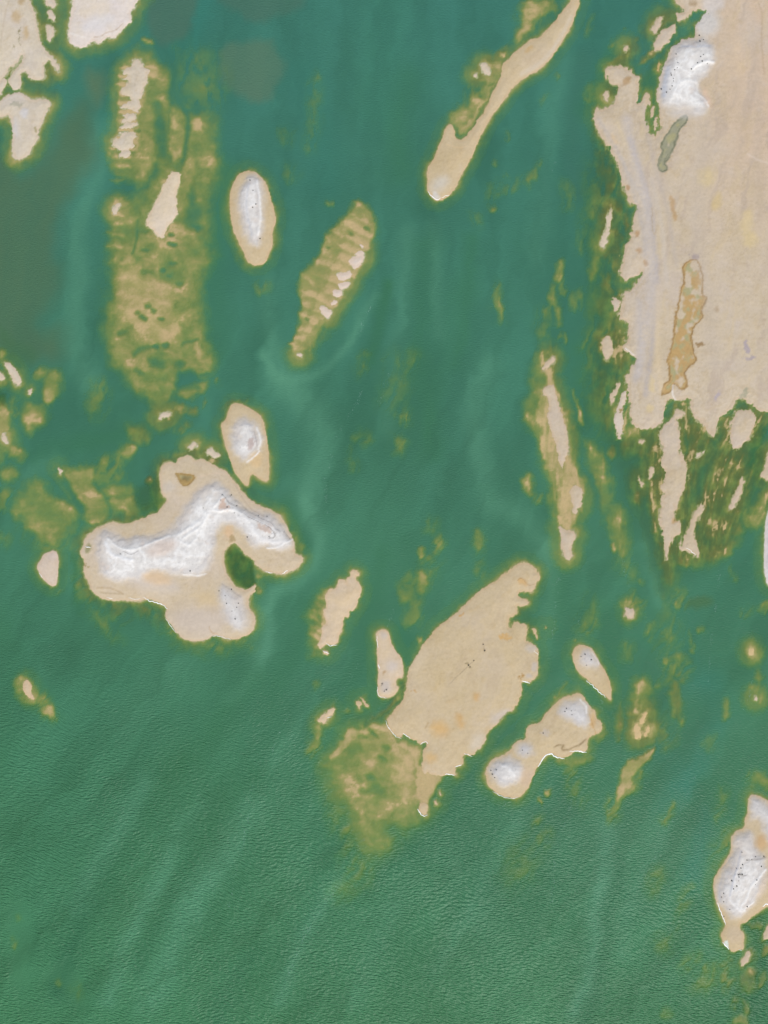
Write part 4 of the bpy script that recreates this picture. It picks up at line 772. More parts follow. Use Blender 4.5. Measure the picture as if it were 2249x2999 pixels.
CALM = [('M 60,880 180,860 220,1100 200,1400 100,1450 60,1200', 26), ('M 240,1380 400,1260 460,1230 440,1330 560,1380 600,1560 480,1560 420,1420', 26), ('E 1440,190 1659,330 1640,500 1500,480', 10), ('C 800,300 1000,250 1270,60 1200,260 960,500 900,880 820,700', 14),
        ('D 880,1000 1200,950 1420,1000 1440,1200 1000,1330 880,1659 500,1659 600,1330', 26), ('G 560,500 760,300 800,1000 1000,1300 1659,1000 1659,1659 800,1659 640,1200', 40), ('E 220,1060 330,1100 380,1280 300,1240', 14), ('J 960,700 880,800 900,900 960,960 1060,860', 14),
        ('D 1090,1380 1520,1360 1659,1640 1600,1590 1480,1400', 10), ('A 700,300 1100,300 1400,700 1400,1659 700,1659', 40), ('D 700,0 1360,0 1380,800 1000,1000 700,700', 40)]


def chop_field(g, h):
    X, Y = g.X, g.Y
    c = sstep(.25, 1.1, -h)
    c = c * (.46 + .74 * sstep(1500, 2500, Y - .25 * X) + .12 * g.n2x)
    for p, s in CALM:
        p = shape(p)
        sl = g.win(p, s + 30)
        sd = poly_sd(p, X[sl] + g.n2x[sl] * 20, Y[sl] + g.n2y[sl] * 20)
        c[sl] *= 1 - .68 * sstep(-s, s, sd)
    return np.clip(c, .02, 1.3)


# ------------------------------------------------------------------ materials
def new_mat(name):
    m = bpy.data.materials.new(name)
    m.use_nodes = True
    m.node_tree.nodes.clear()
    return m, m.node_tree.nodes, m.node_tree.links


def N(nodes, t, **kw):
    n = nodes.new(t)
    for k, v in kw.items():
        setattr(n, k, v)
    return n


def math_n(nodes, links, op, a, b=None, c=None, clamp=False):
    n = nodes.new('ShaderNodeMath')
    n.operation = op
    n.use_clamp = clamp
    for i, v in enumerate((a, b, c)):
        if v is None:
            continue
        if isinstance(v, (int, float)):
            n.inputs[i].default_value = v
        else:
            links.new(v, n.inputs[i])
    return n.outputs[0]


def mix_col(nodes, links, fac, a, b, blend='MIX'):
    n = nodes.new('ShaderNodeMix')
    n.data_type = 'RGBA'
    n.blend_type = blend
    for sock, v in ((n.inputs[0], fac), (n.inputs[6], a), (n.inputs[7], b)):
        if isinstance(v, (int, float)):
            sock.default_value = v
        elif isinstance(v, (tuple, list, np.ndarray)):
            sock.default_value = (*[float(q) for q in v[:3]], 1)
        else:
            links.new(v, sock)
    return n.outputs[2]


def noise(nodes, links, vec, scale, detail=4, rough=.55, dim='3D'):
    n = nodes.new('ShaderNodeTexNoise')
    n.inputs['Scale'].default_value = scale
    n.inputs['Detail'].default_value = detail
    n.inputs['Roughness'].default_value = rough
    links.new(vec, n.inputs['Vector'])
    return n.outputs[0]


def ground_material():
    m, n, l = new_mat('lake_sand')
    geo = N(n, 'ShaderNodeNewGeometry')
    pos = geo.outputs['Position']
    z = N(n, 'ShaderNodeSeparateXYZ')
    l.new(pos, z.inputs[0])
    at = N(n, 'ShaderNodeAttribute', attribute_name='tint')
    n1 = noise(n, l, pos, .9, 3, .65)
    n2 = noise(n, l, pos, .16, 4, .6)
    n3 = noise(n, l, pos, 5.0, 2, .6)
    g = math_n(n, l, 'MULTIPLY_ADD', n1, .22, .89)
    g = math_n(n, l, 'MULTIPLY_ADD', n3, .12, math_n(n, l, 'ADD', g, -.06))
    dry = mix_col(n, l, 1.0, at.outputs['Color'], (1, 1, 1), 'MULTIPLY')
    gv = N(n, 'ShaderNodeCombineXYZ')
    for i in range(3):
        l.new(g, gv.inputs[i])
    dry = mix_col(n, l, 1.0, dry, gv.outputs[0], 'MULTIPLY')
    # wet rim, then the algal film that covers the drowned sand
    zz = math_n(n, l, 'MULTIPLY_ADD', n1, .05, math_n(n, l, 'MULTIPLY_ADD', z.outputs[2], 1 / VS, -.025))
    wet = math_n(n, l, 'MULTIPLY', math_n(n, l, 'SUBTRACT', .015, zz), 6.5, clamp=True)
    c = mix_col(n, l, wet, dry, mix_col(n, l, 1.0, dry, (.76, .815, .63), 'MULTIPLY'))
    alg_f = math_n(n, l, 'MULTIPLY', math_n(n, l, 'SUBTRACT', -.04, zz), 2.7, clamp=True)
    alg = mix_col(n, l, math_n(n, l, 'MULTIPLY_ADD', n2, 2.2, -.6, clamp=True), ALG_A, ALG_B)
    alg = mix_col(n, l, 1.0, alg, gv.outputs[0], 'MULTIPLY')
    weed = N(n, 'ShaderNodeAttribute', attribute_name='weed').outputs['Fac']
    alg = mix_col(n, l, weed, alg, WEED)
    alg_f = math_n(n, l, 'ADD', alg_f, math_n(n, l, 'MULTIPLY', weed, math_n(n, l, 'MULTIPLY', alg_f, 3.0)), clamp=True)
    c = mix_col(n, l, math_n(n, l, 'MULTIPLY', alg_f, .86), c, alg)
    b = N(n, 'ShaderNodeBsdfPrincipled')
    l.new(c, b.inputs['Base Color'])
    b.inputs['Roughness'].default_value = .92
    b.inputs['Specular IOR Level'].default_value = .15
    bp = N(n, 'ShaderNodeBump')
    bp.inputs['Strength'].default_value = .4
    bp.inputs['Distance'].default_value = .06
    l.new(n1, bp.inputs['Height'])
    l.new(bp.outputs[0], b.inputs['Normal'])
    o = N(n, 'ShaderNodeOutputMaterial')
    l.new(b.outputs[0], o.inputs[0])
    return m


ALG_A = (.305, .275, .072)
ALG_B = (.215, .212, .045)
WEED = (.062, .074, .016)
K_ABS = (.96, .56, .95)       # absorption per unit of depth and pass

K_SCAT = (1.25, .85, .85)      # build-up of light scattered back by the suspended matter


def water_material():
    m, n, l = new_mat('lake_water')
    geo = N(n, 'ShaderNodeNewGeometry')
    pos = geo.outputs['Position']
    dep = N(n, 'ShaderNodeAttribute', attribute_name='depth').outputs['Fac']
    chop = N(n, 'ShaderNodeAttribute', attribute_name='chop').outputs['Fac']
    wcol = N(n, 'ShaderNodeAttribute', attribute_name='sediment').outputs['Color']
    tr = N(n, 'ShaderNodeCombineXYZ')
    ins = N(n, 'ShaderNodeCombineXYZ')
    for i, k in enumerate(K_ABS):
        e = math_n(n, l, 'EXPONENT', math_n(n, l, 'MULTIPLY', dep, -k))
        l.new(e, tr.inputs[i])
        l.new(math_n(n, l, 'SUBTRACT', 1.0, math_n(n, l, 'EXPONENT', math_n(n, l, 'MULTIPLY', dep, -K_SCAT[i]))), ins.inputs[i])
    # ripples: wind wavelets with long, bending crests, two sizes
    sx = N(n, 'ShaderNodeSeparateXYZ')
    l.new(pos, sx.inputs[0])
    low = math_n(n, l, 'MULTIPLY_ADD', noise(n, l, pos, .020, 1), 20, math_n(n, l, 'MULTIPLY', noise(n, l, pos, .08, 1), 3.2))
    yy = math_n(n, l, 'ADD', math_n(n, l, 'MULTIPLY_ADD', sx.outputs[0], .16, sx.outputs[1]), low)

    def wavelets(lam, stretch, detail):
        cv = N(n, 'ShaderNodeCombineXYZ')
        l.new(math_n(n, l, 'MULTIPLY', sx.outputs[0], 1 / (lam * stretch)), cv.inputs[0])
        l.new(math_n(n, l, 'MULTIPLY', yy, 1 / lam), cv.inputs[1])
        t = N(n, 'ShaderNodeTexNoise', noise_dimensions='2D')
        t.inputs['Scale'].default_value = 1.0
        t.inputs['Detail'].default_value = detail
        l.new(cv.outputs[0], t.inputs['Vector'])
        return t.outputs[0]
    big = math_n(n, l, 'MULTIPLY', math_n(n, l, 'SUBTRACT', chop, .55), 2.2, clamp=True)
    h = math_n(n, l, 'ADD', math_n(n, l, 'MULTIPLY', wavelets(.68, 3.4, 0), math_n(n, l, 'MULTIPLY_ADD', big, .21, .05)), math_n(n, l, 'MULTIPLY', wavelets(.5, 2.8, 1), .24))
    h = math_n(n, l, 'MULTIPLY', h, chop)
    bp = N(n, 'ShaderNodeBump')
    bp.inputs['Strength'].default_value = 1.0
    bp.inputs['Distance'].default_value = RIPPLE
    l.new(h, bp.inputs['Height'])
    dcol = mix_col(n, l, 1.0, wcol, ins.outputs[0], 'MULTIPLY')
    dif = N(n, 'ShaderNodeBsdfDiffuse')
    l.new(dcol, dif.inputs[0])
    l.new(bp.outputs[0], dif.inputs['Normal'])
    tra = N(n, 'ShaderNodeBsdfTransparent')
    l.new(tr.outputs[0], tra.inputs[0])
    add = N(n, 'ShaderNodeAddShader')
    l.new(dif.outputs[0], add.inputs[0])
    l.new(tra.outputs[0], add.inputs[1])
    glo = N(n, 'ShaderNodeBsdfGlossy')
    glo.inputs['Roughness'].default_value = .42
    l.new(bp.outputs[0], glo.inputs['Normal'])
    fr = N(n, 'ShaderNodeFresnel')
    fr.inputs[0].default_value = 1.22
    mx = N(n, 'ShaderNodeMixShader')
    l.new(fr.outputs[0], mx.inputs[0])
    l.new(add.outputs[0], mx.inputs[1])
    l.new(glo.outputs[0], mx.inputs[2])
    o = N(n, 'ShaderNodeOutputMaterial')
    l.new(mx.outputs[0], o.inputs[0])
    return m


RIPPLE = 1.0


def plain_material(name, col, rough=.9, var=.25, scale=3.0):
    m, n, l = new_mat(name)
    geo = N(n, 'ShaderNodeNewGeometry')
    f = noise(n, l, geo.outputs['Position'], scale, 3, .6)
    c = mix_col(n, l, f, tuple(q * (1 - var) for q in col), tuple(min(.9, q * (1 + var)) for q in col))
    b = N(n, 'ShaderNodeBsdfPrincipled')
    l.new(c, b.inputs['Base Color'])
    b.inputs['Roughness'].default_value = rough
    o = N(n, 'ShaderNodeOutputMaterial')
    l.new(b.outputs[0], o.inputs[0])
    return m


M_GROUND = ground_material()
M_WATER = water_material()
M_FOAM = plain_material('foam', (.80, .81, .80), .8, .08, 2.0)
M_STREAK = plain_material('water_foam', (.30, .44, .40), .7, .1, 2.0)
M_SHRUB = plain_material('saltbush_leaf', (.045, .05, .04), .9, .4, 6.0)
M_TWIG = plain_material('twig', (.09, .07, .055), .9, .3, 8.0)


# ------------------------------------------------------------------ mesh building
def to_world(x, y):
    return (x - CX) * PX, (CY - y) * PX


def link(o, parent=None):
    COL.objects.link(o)
    if parent is not None:
        o.parent = parent
    return o


def grid_mesh(name, g, sl, Zv, fmask, attrs, mat, org=(0, 0, 0), parent=None):
    """faces of the grid window sl picked by fmask (rows-1, cols-1)"""
    X, Y = g.X[sl], g.Y[sl]
    r, c = X.shape
    ii, jj = np.nonzero(fmask)
    if len(ii) == 0:
        return None
    v0 = ii * c + jj
    quads = np.stack([v0 + c, v0 + c + 1, v0 + 1, v0], 1)
    used, inv = np.unique(quads.ravel(), return_inverse=True)
    quads = inv.reshape(-1, 4)
    wx, wy = to_world(X.ravel()[used], Y.ravel()[used])
    co = np.stack([wx - org[0], wy - org[1], Zv.ravel()[used] - org[2]], 1).astype(np.float32)
    me = bpy.data.meshes.new(name)
    me.vertices.add(len(co))
    me.vertices.foreach_set('co', co.ravel())
    nf = len(quads)
    me.loops.add(nf * 4)
    me.loops.foreach_set('vertex_index', quads.ravel().astype(np.int32))
    me.polygons.add(nf)
    me.polygons.foreach_set('loop_start', np.arange(0, nf * 4, 4, dtype=np.int32))
    me.polygons.foreach_set('use_smooth', np.ones(nf, bool))
    me.update(calc_edges=True)
    for an, av in attrs.items():
        if av.ndim == 3:
            a = me.attributes.new(an, 'FLOAT_COLOR', 'POINT')
            d = np.ones((len(used), 4), np.float32)
            d[:, :3] = av.reshape(-1, 3)[used]
            a.data.foreach_set('color', d.ravel())
        else:
            a = me.attributes.new(an, 'FLOAT', 'POINT')
            a.data.foreach_set('value', av.ravel()[used].astype(np.float32))
    me.materials.append(mat)
    o = bpy.data.objects.new(name, me)
    o.location = org if parent is None else (0, 0, 0)
    return link(o, parent)


def axis(lo, hi, step, far=40000, ratio=1.32):
    a = np.arange(lo, hi + step, step)
    ext, s, x = [], step, 0.0
    while x < far:
        s *= ratio
        x += s
        ext.append(x)
    ext = np.array(ext)
    return np.concatenate([a[0] - ext[::-1], a, a[-1] + ext])


WEEDS = [  # (outline, softness, strength): beds of dark weed in the shallows
    ('C 560,700 640,1000 700,1130 770,1320 770,1500 720,1659 G 690,150 715,300 690,420 750,520 740,740 650,940 620,1100 690,1200 900,1130 980,1000 1050,940 1160,940 1200,1060 1290,1190 1420,1000 1440,920 1530,930 1659,1040 1659,1500 1500,1659 '
     'K 1480,80 1350,320 1200,300 1060,380 1000,560 960,520 880,260 780,0 G 760,1600 640,1300 560,1000 480,760 540,400 600,100 C 560,1659 540,1300 480,1000', 24, .75),
    ('C 600,430 740,300 850,160 1000,50 1120,60 1050,300 900,450 830,560 700,620 600,640', 16, .6), ('G 150,560 330,560 360,960 480,1300 640,1659 560,1659 430,1300 330,1000', 20, .35),
    ('D 880,1420 1060,1240 1440,1240 1460,1380 1100,1400 1040,1640 880,1659', 16, .7), ('D 0,860 80,870 60,980 0,990', 12, .7), ('E 460,200 620,80 760,20 1040,-20 860,60 640,110 540,220 540,420 640,570 900,590 1080,620 1100,740 1000,760 760,680 540,560', 14, .55),
    ('D 1420,900 1640,930 1500,980 1440,1100 1480,1300 1560,1460 1640,1500 1659,1580 1560,1500 1420,1260', 12, .6), ('J 60,-30 190,40 260,240 310,280 260,300 200,160', 10, .5), ('E 1450,200 1659,320 1659,500 1540,500', 10, .8),
    ('A 200,0 420,0 410,260 380,420 300,300 240,150', 14, .35), ('A 300,380 400,440 400,600 300,640 160,580 150,500', 14, .45), ('A 30,500 130,360 160,380 20,560', 8, .6), ('P 1450,980 1659,860 1659,1659 1420,1659 1380,1300', 40, .5),
    ('D 900,1000 1240,900 1420,900 1420,1100 1100,1200 900,1240 780,1100', 30, .35), ('J 560,1320 760,1330 960,1080 980,1160 900,1310 740,1370', 12, .6), ('K 0,620 120,600 160,840 60,740 0,760', 12, .5),
    ('B 1360,560 1480,400 1659,280 1659,340 1500,480 1400,640', 16, .4), ('K 620,1250 760,1250 960,1200 1120,1000 1140,1400 900,1640 760,1640 640,1500', 30, .4)]


def weed_field(g):
    X, Y = g.X, g.Y
    f = np.zeros(X.shape)
    n = fbm(lean(X, Y) / 24, Y / 80, 560, 4, .6)
    n3 = fbm(X / 30, Y / 30, 580, 4, .6)
    for p, sf, st in WEEDS:
        p = shape(p)
        sl = g.win(p, sf + 30)
        sd = poly_sd(p, X[sl] + g.n2x[sl] * 24 + g.n1x[sl] * 8, Y[sl] + g.n2y[sl] * 24)
        f[sl] = np.maximum(f[sl], st * sstep(-sf, sf, sd) * sstep(-.55, .25, n[sl] + .6 * n3[sl]))
    return np.clip(f, 0, 1)


# ------------------------------------------------------------------ lake bed and water
G0 = Grid(axis(-90, 2340, 4), axis(-90, 3090, 4))
HB = bed_height(G0)
land_in = np.full(HB.shape, -1e9)
for I in ISL:
    sl, sd = island_sd(I, G0, 10)
    land_in[sl] = np.maximum(land_in[sl], sd)


def cell_max(a):
    return np.maximum(np.maximum(a[:-1, :-1], a[1:, :-1]), np.maximum(a[:-1, 1:], a[1:, 1:]))


def cell_min(a):
    return -cell_max(-a)


full = (slice(None), slice(None))
tint0 = np.empty(HB.shape + (3,))
tint0[:] = alb((206, 182, 142))
tint0 *= (1 + .12 * G0.n2x)[..., None]
bed = grid_mesh('lake_bed', G0, full, np.where(HB < 0, HB * VS, HB), cell_min(land_in) < 26, {'tint': tint0, 'weed': weed_field(G0)}, M_GROUND)
bed['kind'] = 'structure'
WC = water_colour(G0)
CH = chop_field(G0, HB)
wat = grid_mesh('lake_water', G0, full, np.zeros_like(HB), cell_min(land_in) < 26, {'depth': np.maximum(-HB, 0), 'chop': CH, 'sediment': WC}, M_WATER)
wat['kind'] = 'structure'


# ------------------------------------------------------------------ islands
def ribbon(name, p, wpx, zf, org, parent, mat, seed):
    """a low irregular ridge of foam or crust along polyline p"""
    p = chaikin(p, False, 2)
    seg = np.hypot(*np.diff(p, axis=0).T)
    s = np.concatenate([[0], np.cumsum(seg)])
    n = max(5, int(s[-1] / 2.2))
    t = np.linspace(0, s[-1], n)
    q = np.stack([np.interp(t, s, p[:, 0]), np.interp(t, s, p[:, 1])], 1)
    q = q + np.stack([perlin(t / 9, t * 0 + seed, 3), perlin(t / 9, t * 0 + seed + 5, 4)], 1) * 2.4
    tg = np.gradient(q, axis=0)
    tg /= np.hypot(tg[:, 0], tg[:, 1])[:, None] + 1e-9
    nr = np.stack([-tg[:, 1], tg[:, 0]], 1)
    env = np.sin(np.pi * np.clip(np.linspace(.04, .96, n), 0, 1)) ** .5
    wd = wpx * (.55 + .8 * np.abs(perlin(t / 7, t * 0 + seed + 9, 6)) + .25 * rng.random(n)) * env * .48
    V, Fc = [], []
    for i in range(n):
        for k, (f, zz) in enumerate(((-1, -.05), (-.55, .05), (.1, .09), (.6, .05), (1, -.05))):
            x, y = q[i] + nr[i] * wd[i] * f
            wx, wy = to_world(x, y)
            V.append((wx - org[0], wy - org[1], zf(x, y) + zz - org[2]))
        if i:
            for k in range(4):
                a = (i - 1) * 5 + k
                Fc.append((a, a + 1, a + 6, a + 5))
    me = bpy.data.meshes.new(name)
    me.from_pydata(V, [], Fc)
    me.polygons.foreach_set('use_smooth', [True] * len(Fc))
    me.materials.append(mat)
    o = bpy.data.objects.new(name, me)
    link(o, parent)
    return o


SURF = []          # (grid, slice, z) used to set things down on the islands
for idx, I in enumerate(ISL):
    P = np.vstack(I['polys'])
    lo, hi = P.min(0) - 30, P.max(0) + 30
    if idx == 0:
        g = Grid(axis(lo[0], 2340, 3), axis(-60, 1240, 3))
    else:
        a = (max(lo[0], -80), min(hi[0], 2330))
        b = (max(lo[1], -80), min(hi[1], 3080))
        gx, gy = np.arange(a[0], a[1], 3), np.arange(b[0], b[1], 3)
        if lo[0] < -80:
            gx = np.concatenate([np.arange(lo[0], -80, 12), gx])
        if hi[0] > 2330:
            gx = np.concatenate([gx, np.arange(2340, hi[0], 12)])
        if lo[1] < -80:
            gy = np.concatenate([np.arange(lo[1], -80, 12), gy])
        g = Grid(gx, gy)
    sl = full
    X, Y = g.X, g.Y
    Xw, Yw = warp_island(g, sl, I['rag'])
    sd = np.full(X.shape, -1e9)
    for q in I['polys']:
        sd = np.maximum(sd, poly_sd(q, Xw, Yw))
    z = profile(sd, I, g.n2x) - .30 * sstep(-3, -10, sd)
    big = fbm(X / 150, Y / 190, 170, 4, .55)
    mid = fbm(X / 38, Y / 44, 190, 5, .6)
    fin = fbm(X / 9, Y / 9, 210, 4, .65)
    up = sstep(2, 22, sd)
    z = np.where(z < 0, z * VS, z) + up * (.10 * mid + .05 * fin)
    # colour of the dry surface
    c = np.empty(X.shape + (3,))
    c[:] = alb(I['tint'])

    def blend(k, col):
        global c
        c = c + (alb(col) - c) * np.clip(k, 0, 1)[..., None]
    t0 = np.array(I['tint'])
    if idx == 0:
        blend(.8 * sstep(1950, 2250, X + 120 * big) * sstep(900, 300, Y), (208, 183, 158))
        blend(.5 * sstep(500, 1200, Y), (204, 188, 164))
    blend(.55 * sstep(.05, .5, big), t0 * (.965, .955, .90))
    blend(.65 * sstep(.0, .5, -big), t0 * (.99, 1.0, 1.06))
    blend(.55 * sstep(.05, .6, mid), t0 * (.955, .925, .86))
    blend(.5 * sstep(.05, .6, -mid), t0 * (1.02, 1.03, 1.08))
    fl = fbm((X + .25 * Y) / 34 + g.n2x, Y / 210, 260, 4, .55) if idx == 0 else fbm((X + .5 * Y) / 50 + .6 * g.n2x, (Y - .5 * X) / 110, 260, 4, .55)
    blend((.62 if idx == 0 else .32) * sstep(.05, .45, fl) * up, t0 * (.925, .915, .945))
    blend((.45 if idx == 0 else .35) * sstep(.08, .5, -fl) * up, t0 * (1.02, 1.005, .94))
    dr = np.abs(fbm(X / 34 + .8 * mid, Y / 52, 240, 4, .6))
    blend(.42 * sstep(.05, .0, dr) * up * sstep(-.1, .4, big + .5 * fin), t0 * (.88, .85, .80))
    blend(.45 * sstep(.1, .6, fin), t0 * (.92, .90, .85))
    blend(.30 * sstep(.15, .6, -fin), t0 * (1.04, 1.05, 1.08))
    # strand lines: shore-parallel bands left by falling water
    bd = perlin(sd / 9 + 1.4 * mid, big * 2 + sd * 0, 230)
    bl = I['bands'] * sstep(90, 20, sd)
    blend(bl * .55 * sstep(.1, .6, bd), t0 * (.95, .935, .90))
    blend(bl * .5 * sstep(.1, .6, -bd), t0 * (1.02, 1.03, 1.05))
    blend(.55 * sstep(9, 1, sd) * sstep(-6, 0, sd), t0 * (1.0, .955, .91))
    mks = []                     # one mask per mound
    for mp, mh, white in I['mounds']:
        mp = shape(mp)
        m = poly_sd(mp, X + 10 * g.n1x + 9 * g.n2x, Y + 10 * g.n1y + 9 * g.n2y)
        k = sstep(-12, 20, m + 5 * mid)
        core = sstep(9, 40, m + 8 * mid + 10 * big)
        rid = np.clip(1 - np.abs(fbm(X / 46 + .5 * g.n2x, Y / 60, 250, 4, .6)) * 3.2, 0, 1)
        con = np.abs(perlin(m / 6.5 + 1.5 * mid, big * 3, 270))
        blend(k, (203, 198, 193))  # grey flank tone puts the shade of the mound sides into the tint
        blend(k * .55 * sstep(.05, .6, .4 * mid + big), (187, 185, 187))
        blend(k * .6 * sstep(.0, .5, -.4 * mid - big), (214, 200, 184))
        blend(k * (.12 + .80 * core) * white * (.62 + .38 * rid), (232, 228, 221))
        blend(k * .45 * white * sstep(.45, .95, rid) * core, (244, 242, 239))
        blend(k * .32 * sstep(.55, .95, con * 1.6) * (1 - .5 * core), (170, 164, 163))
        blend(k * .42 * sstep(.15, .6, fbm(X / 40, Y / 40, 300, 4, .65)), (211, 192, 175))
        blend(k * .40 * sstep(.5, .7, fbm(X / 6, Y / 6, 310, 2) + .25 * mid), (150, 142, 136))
        z = z + k * (mh * .50 * (1 - np.exp(-np.maximum(m + 8, 0) / 34)) * .55 + core * mh * .03 * rid + .03 * mid + .015 * fin * core)
        mks.append(m)
    smask = np.zeros(X.shape) - 9
    for st in I['stains']:
        q = shape(st[1])
        if st[0] == 'chan':
            m = poly_sd(q, X + 7 * g.n1x, Y + 7 * g.n1y)
            k = sstep(-1.5, 2, m)
            col = alb(st[2]) + (alb((166, 162, 118)) - alb(st[2])) * np.clip(sstep(-.1, .35, fbm(X / 26, Y / 30, 330, 4)) * sstep(3, 12, m), 0, 1)[..., None]
            col = col + (alb(I['tint']) - col) * (.9 * sstep(.10, .38, fbm(X / 34, Y / 40, 350, 3) + .22 * sstep(960, 820, Y) - (0 if st[2] == OCHRE else .5)) * sstep(2, 8, m))[..., None]
            c = c + (col - c) * (k * .88)[..., None]
            lines = np.abs(np.sin(m / 2.6 + 3 * mid)) ** 8 * sstep(14, 4, m) * sstep(-1, 2, m)
            blend(.55 * lines, st[3])
            rim = np.exp(-((m - 1.5) / 2.2) ** 2)
            blend(.75 * rim * (.6 + .6 * fin), st[3])
            blend(.5 * np.exp(-((m + 4) / 1.6) ** 2) * sstep(-.2, .3, fin), (196, 168, 120))
            z = z - k * .05
            smask = np.maximum(smask, m)
        elif st[0] == 'soft':
            m = poly_sd(q, X + 8 * g.n1x, Y + 8 * g.n1y)
            blend(.62 * sstep(-1.3 * st[3], 1.3 * st[3], m + 3 * fin + 3 * mid), st[2])
        else:
            m = poly_sd(q, X + 16 * g.n1x, Y + 16 * g.n1y)
            blend(.85 * sstep(-st[3], st[3], m + 9 * fin - 1), st[2])
    for pl, wd, col, st, hh in I['strokes']:
        hh = hh * .4
        pl = chaikin(pts(pl), False, 2)
        w2 = g.win(pl, wd * 4 + 8)
        d = line_d(pl, X[w2] + 3.5 * g.n1x[w2], Y[w2] + 3.5 * g.n1y[w2])
        k = np.zeros(X.shape)
        k[w2] = np.exp(-(d / wd) ** 2)
        blend(st * k * (.75 + .6 * fin), col)
        z = z + hh * k
    c = np.clip(c, .02, .86)
    ctr = P.mean(0) if idx else np.array([2000., 600.])
    wx, wy = to_world(*ctr)
    org = (wx, wy, 0.0)
    land = cell_max(sd) > -11
    mcells, mcell = [], np.zeros(land.shape, bool)
    for m in mks:
        q = (cell_max(m) > 1.5) & ~mcell
        mcells.append(q)
        mcell |= q
    scell = (cell_max(smask) > 0) & ~mcell
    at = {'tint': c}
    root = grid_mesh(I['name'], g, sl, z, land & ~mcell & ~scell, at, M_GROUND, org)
    if I['kind']:
        root['kind'] = I['kind']
    else:
        root['kind'] = 'thing'
        root['label'] = I['label']
        root['category'] = I['cat']
        if I['group']:
            root['group'] = I['group']
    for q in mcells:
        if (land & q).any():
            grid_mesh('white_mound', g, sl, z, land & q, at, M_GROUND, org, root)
    if (land & scell).any():
        grid_mesh('algae_crust', g, sl, z, land & scell, at, M_GROUND, org, root)

    def zf(x, y, g=g, z=z):
        i = min(max(int(np.searchsorted(g.gy, y)), 0), len(g.gy) - 1)
        j = min(max(int(np.searchsorted(g.gx, x)), 0), len(g.gx) - 1)
        return max(float(z[i, j]), 0.0)
    for fi, (pl, wd) in enumerate(I['foam']):
        ribbon('salt_foam', pts(pl), wd, zf, org, root, M_FOAM, idx * 10 + fi)
    I['zf'] = zf


def find(word):
    for I in ISL:
        if word in I['label']:
            return I
    return ISL[0]


# ------------------------------------------------------------------ foam flecks drifting in wind lines on the open water
def foam_lines():
    V, Fc = [], []
    L = ['F 740,330 690,420 670,520', 'F 690,860 640,980 560,1090 500,1200 470,1400', 'F 870,740 830,870 800,950', 'F 450,1400 460,1659 J 440,60', 'N 720,440 650,520 570,700 450,880 340,1040 240,1250 150,1500', 'P 380,220 330,400 280,550 250,900',
         'P 1190,50 1120,220 1000,400 930,580 820,780', 'K 1345,380 1320,600 1290,800 1270,1100', 'K 1560,1060 1540,1200 1490,1290', 'K 705,270 740,430 770,500', 'J 890,640 850,740', 'J 680,960 600,1080 530,1200 430,1330', 'J 220,1280 130,1480 80,1600', 'K 580,1190 580,1310',
         'C 280,1040 262,1110', 'N 1640,150 1540,420', 'P 1500,340 1480,390', 'K 430,680 440,760', 'M 1640,100 1600,400 1480,900', 'K 300,420 260,850']
    for s in L:
        p = chaikin(pts(s), False, 2)
        seg = np.hypot(*np.diff(p, axis=0).T)
        cs = np.concatenate([[0], np.cumsum(seg)])
        for _ in range(int(cs[-1] * .45)):
            t = random.random() * cs[-1]
            if perlin(np.array([t / 22]), np.array([len(V) * 0 + cs[-1]]), 9)[0] < -.12:
                continue
            x, y = np.interp(t, cs, p[:, 0]) + random.gauss(0, 2.6), np.interp(t, cs, p[:, 1]) + random.gauss(0, 2.6)
            r, a = random.uniform(.25, .8), random.random() * 3
            b = len(V)
            for k in range(5):
                rr = r * random.uniform(.5, 1.2) * (1.7 if k in (0, 2) else .8)
                wx, wy = to_world(x + math.cos(a + k * 1.257) * rr * .8, y + math.sin(a + k * 1.257) * rr)
                V.append((wx, wy, .012))
            V.append((*to_world(x, y), .05))
            for k in range(5):
                Fc.append((b + (k + 1) % 5, b + k, b + 5))
    me = bpy.data.meshes.new('foam')
    me.from_pydata(V, [], Fc)
    me.materials.append(M_STREAK)
    o = bpy.data.objects.new('foam', me)
    o['kind'] = 'stuff'
    link(o)


foam_lines()


# ------------------------------------------------------------------ saltbushes, dark dots on the mounds
def shrub_parts(seed):
    r = random.Random(seed)
    V, Fc = [], []
    for i in range(70):
        th, ph = r.random() * 6.283, math.acos(r.random())
        rad = .5 * r.uniform(.55, 1.0)
        c = np.array([rad * math.sin(ph) * math.cos(th), rad * math.sin(ph) * math.sin(th), .06 + rad * math.cos(ph) * .85])
        u = np.array([r.gauss(0, 1) for _ in range(3)])
        u /= np.linalg.norm(u)
        v = np.cross(u, [r.gauss(0, 1) for _ in range(3)])
        v /= np.linalg.norm(v)
        b = len(V)
        V += [tuple(c + u * .17), tuple(c + v * .07), tuple(c - u * .17), tuple(c - v * .07)]
        Fc.append((b, b + 1, b + 2, b + 3))
    me = bpy.data.meshes.new('foliage')
    me.from_pydata(V, [], Fc)
    me.materials.append(M_SHRUB)
    V, Fc = [], []
    for i in range(5):
        a = i * 1.256 + r.random()
        tip = (math.cos(a) * .3, math.sin(a) * .3, .38)
        b = len(V)
        V += [(.05 * math.cos(a + 2), .05 * math.sin(a + 2), -.1), (.05 * math.cos(a - 2), .05 * math.sin(a - 2), -.1), (.05 * math.cos(a), .05 * math.sin(a), -.1), tip]
        Fc += [(b, b + 1, b + 3), (b + 1, b + 2, b + 3), (b + 2, b, b + 3)]
    m2 = bpy.data.meshes.new('stem')
    m2.from_pydata(V, [], Fc)
    m2.materials.append(M_TWIG)
    return me, m2


SM = [shrub_parts(s) for s in range(4)]


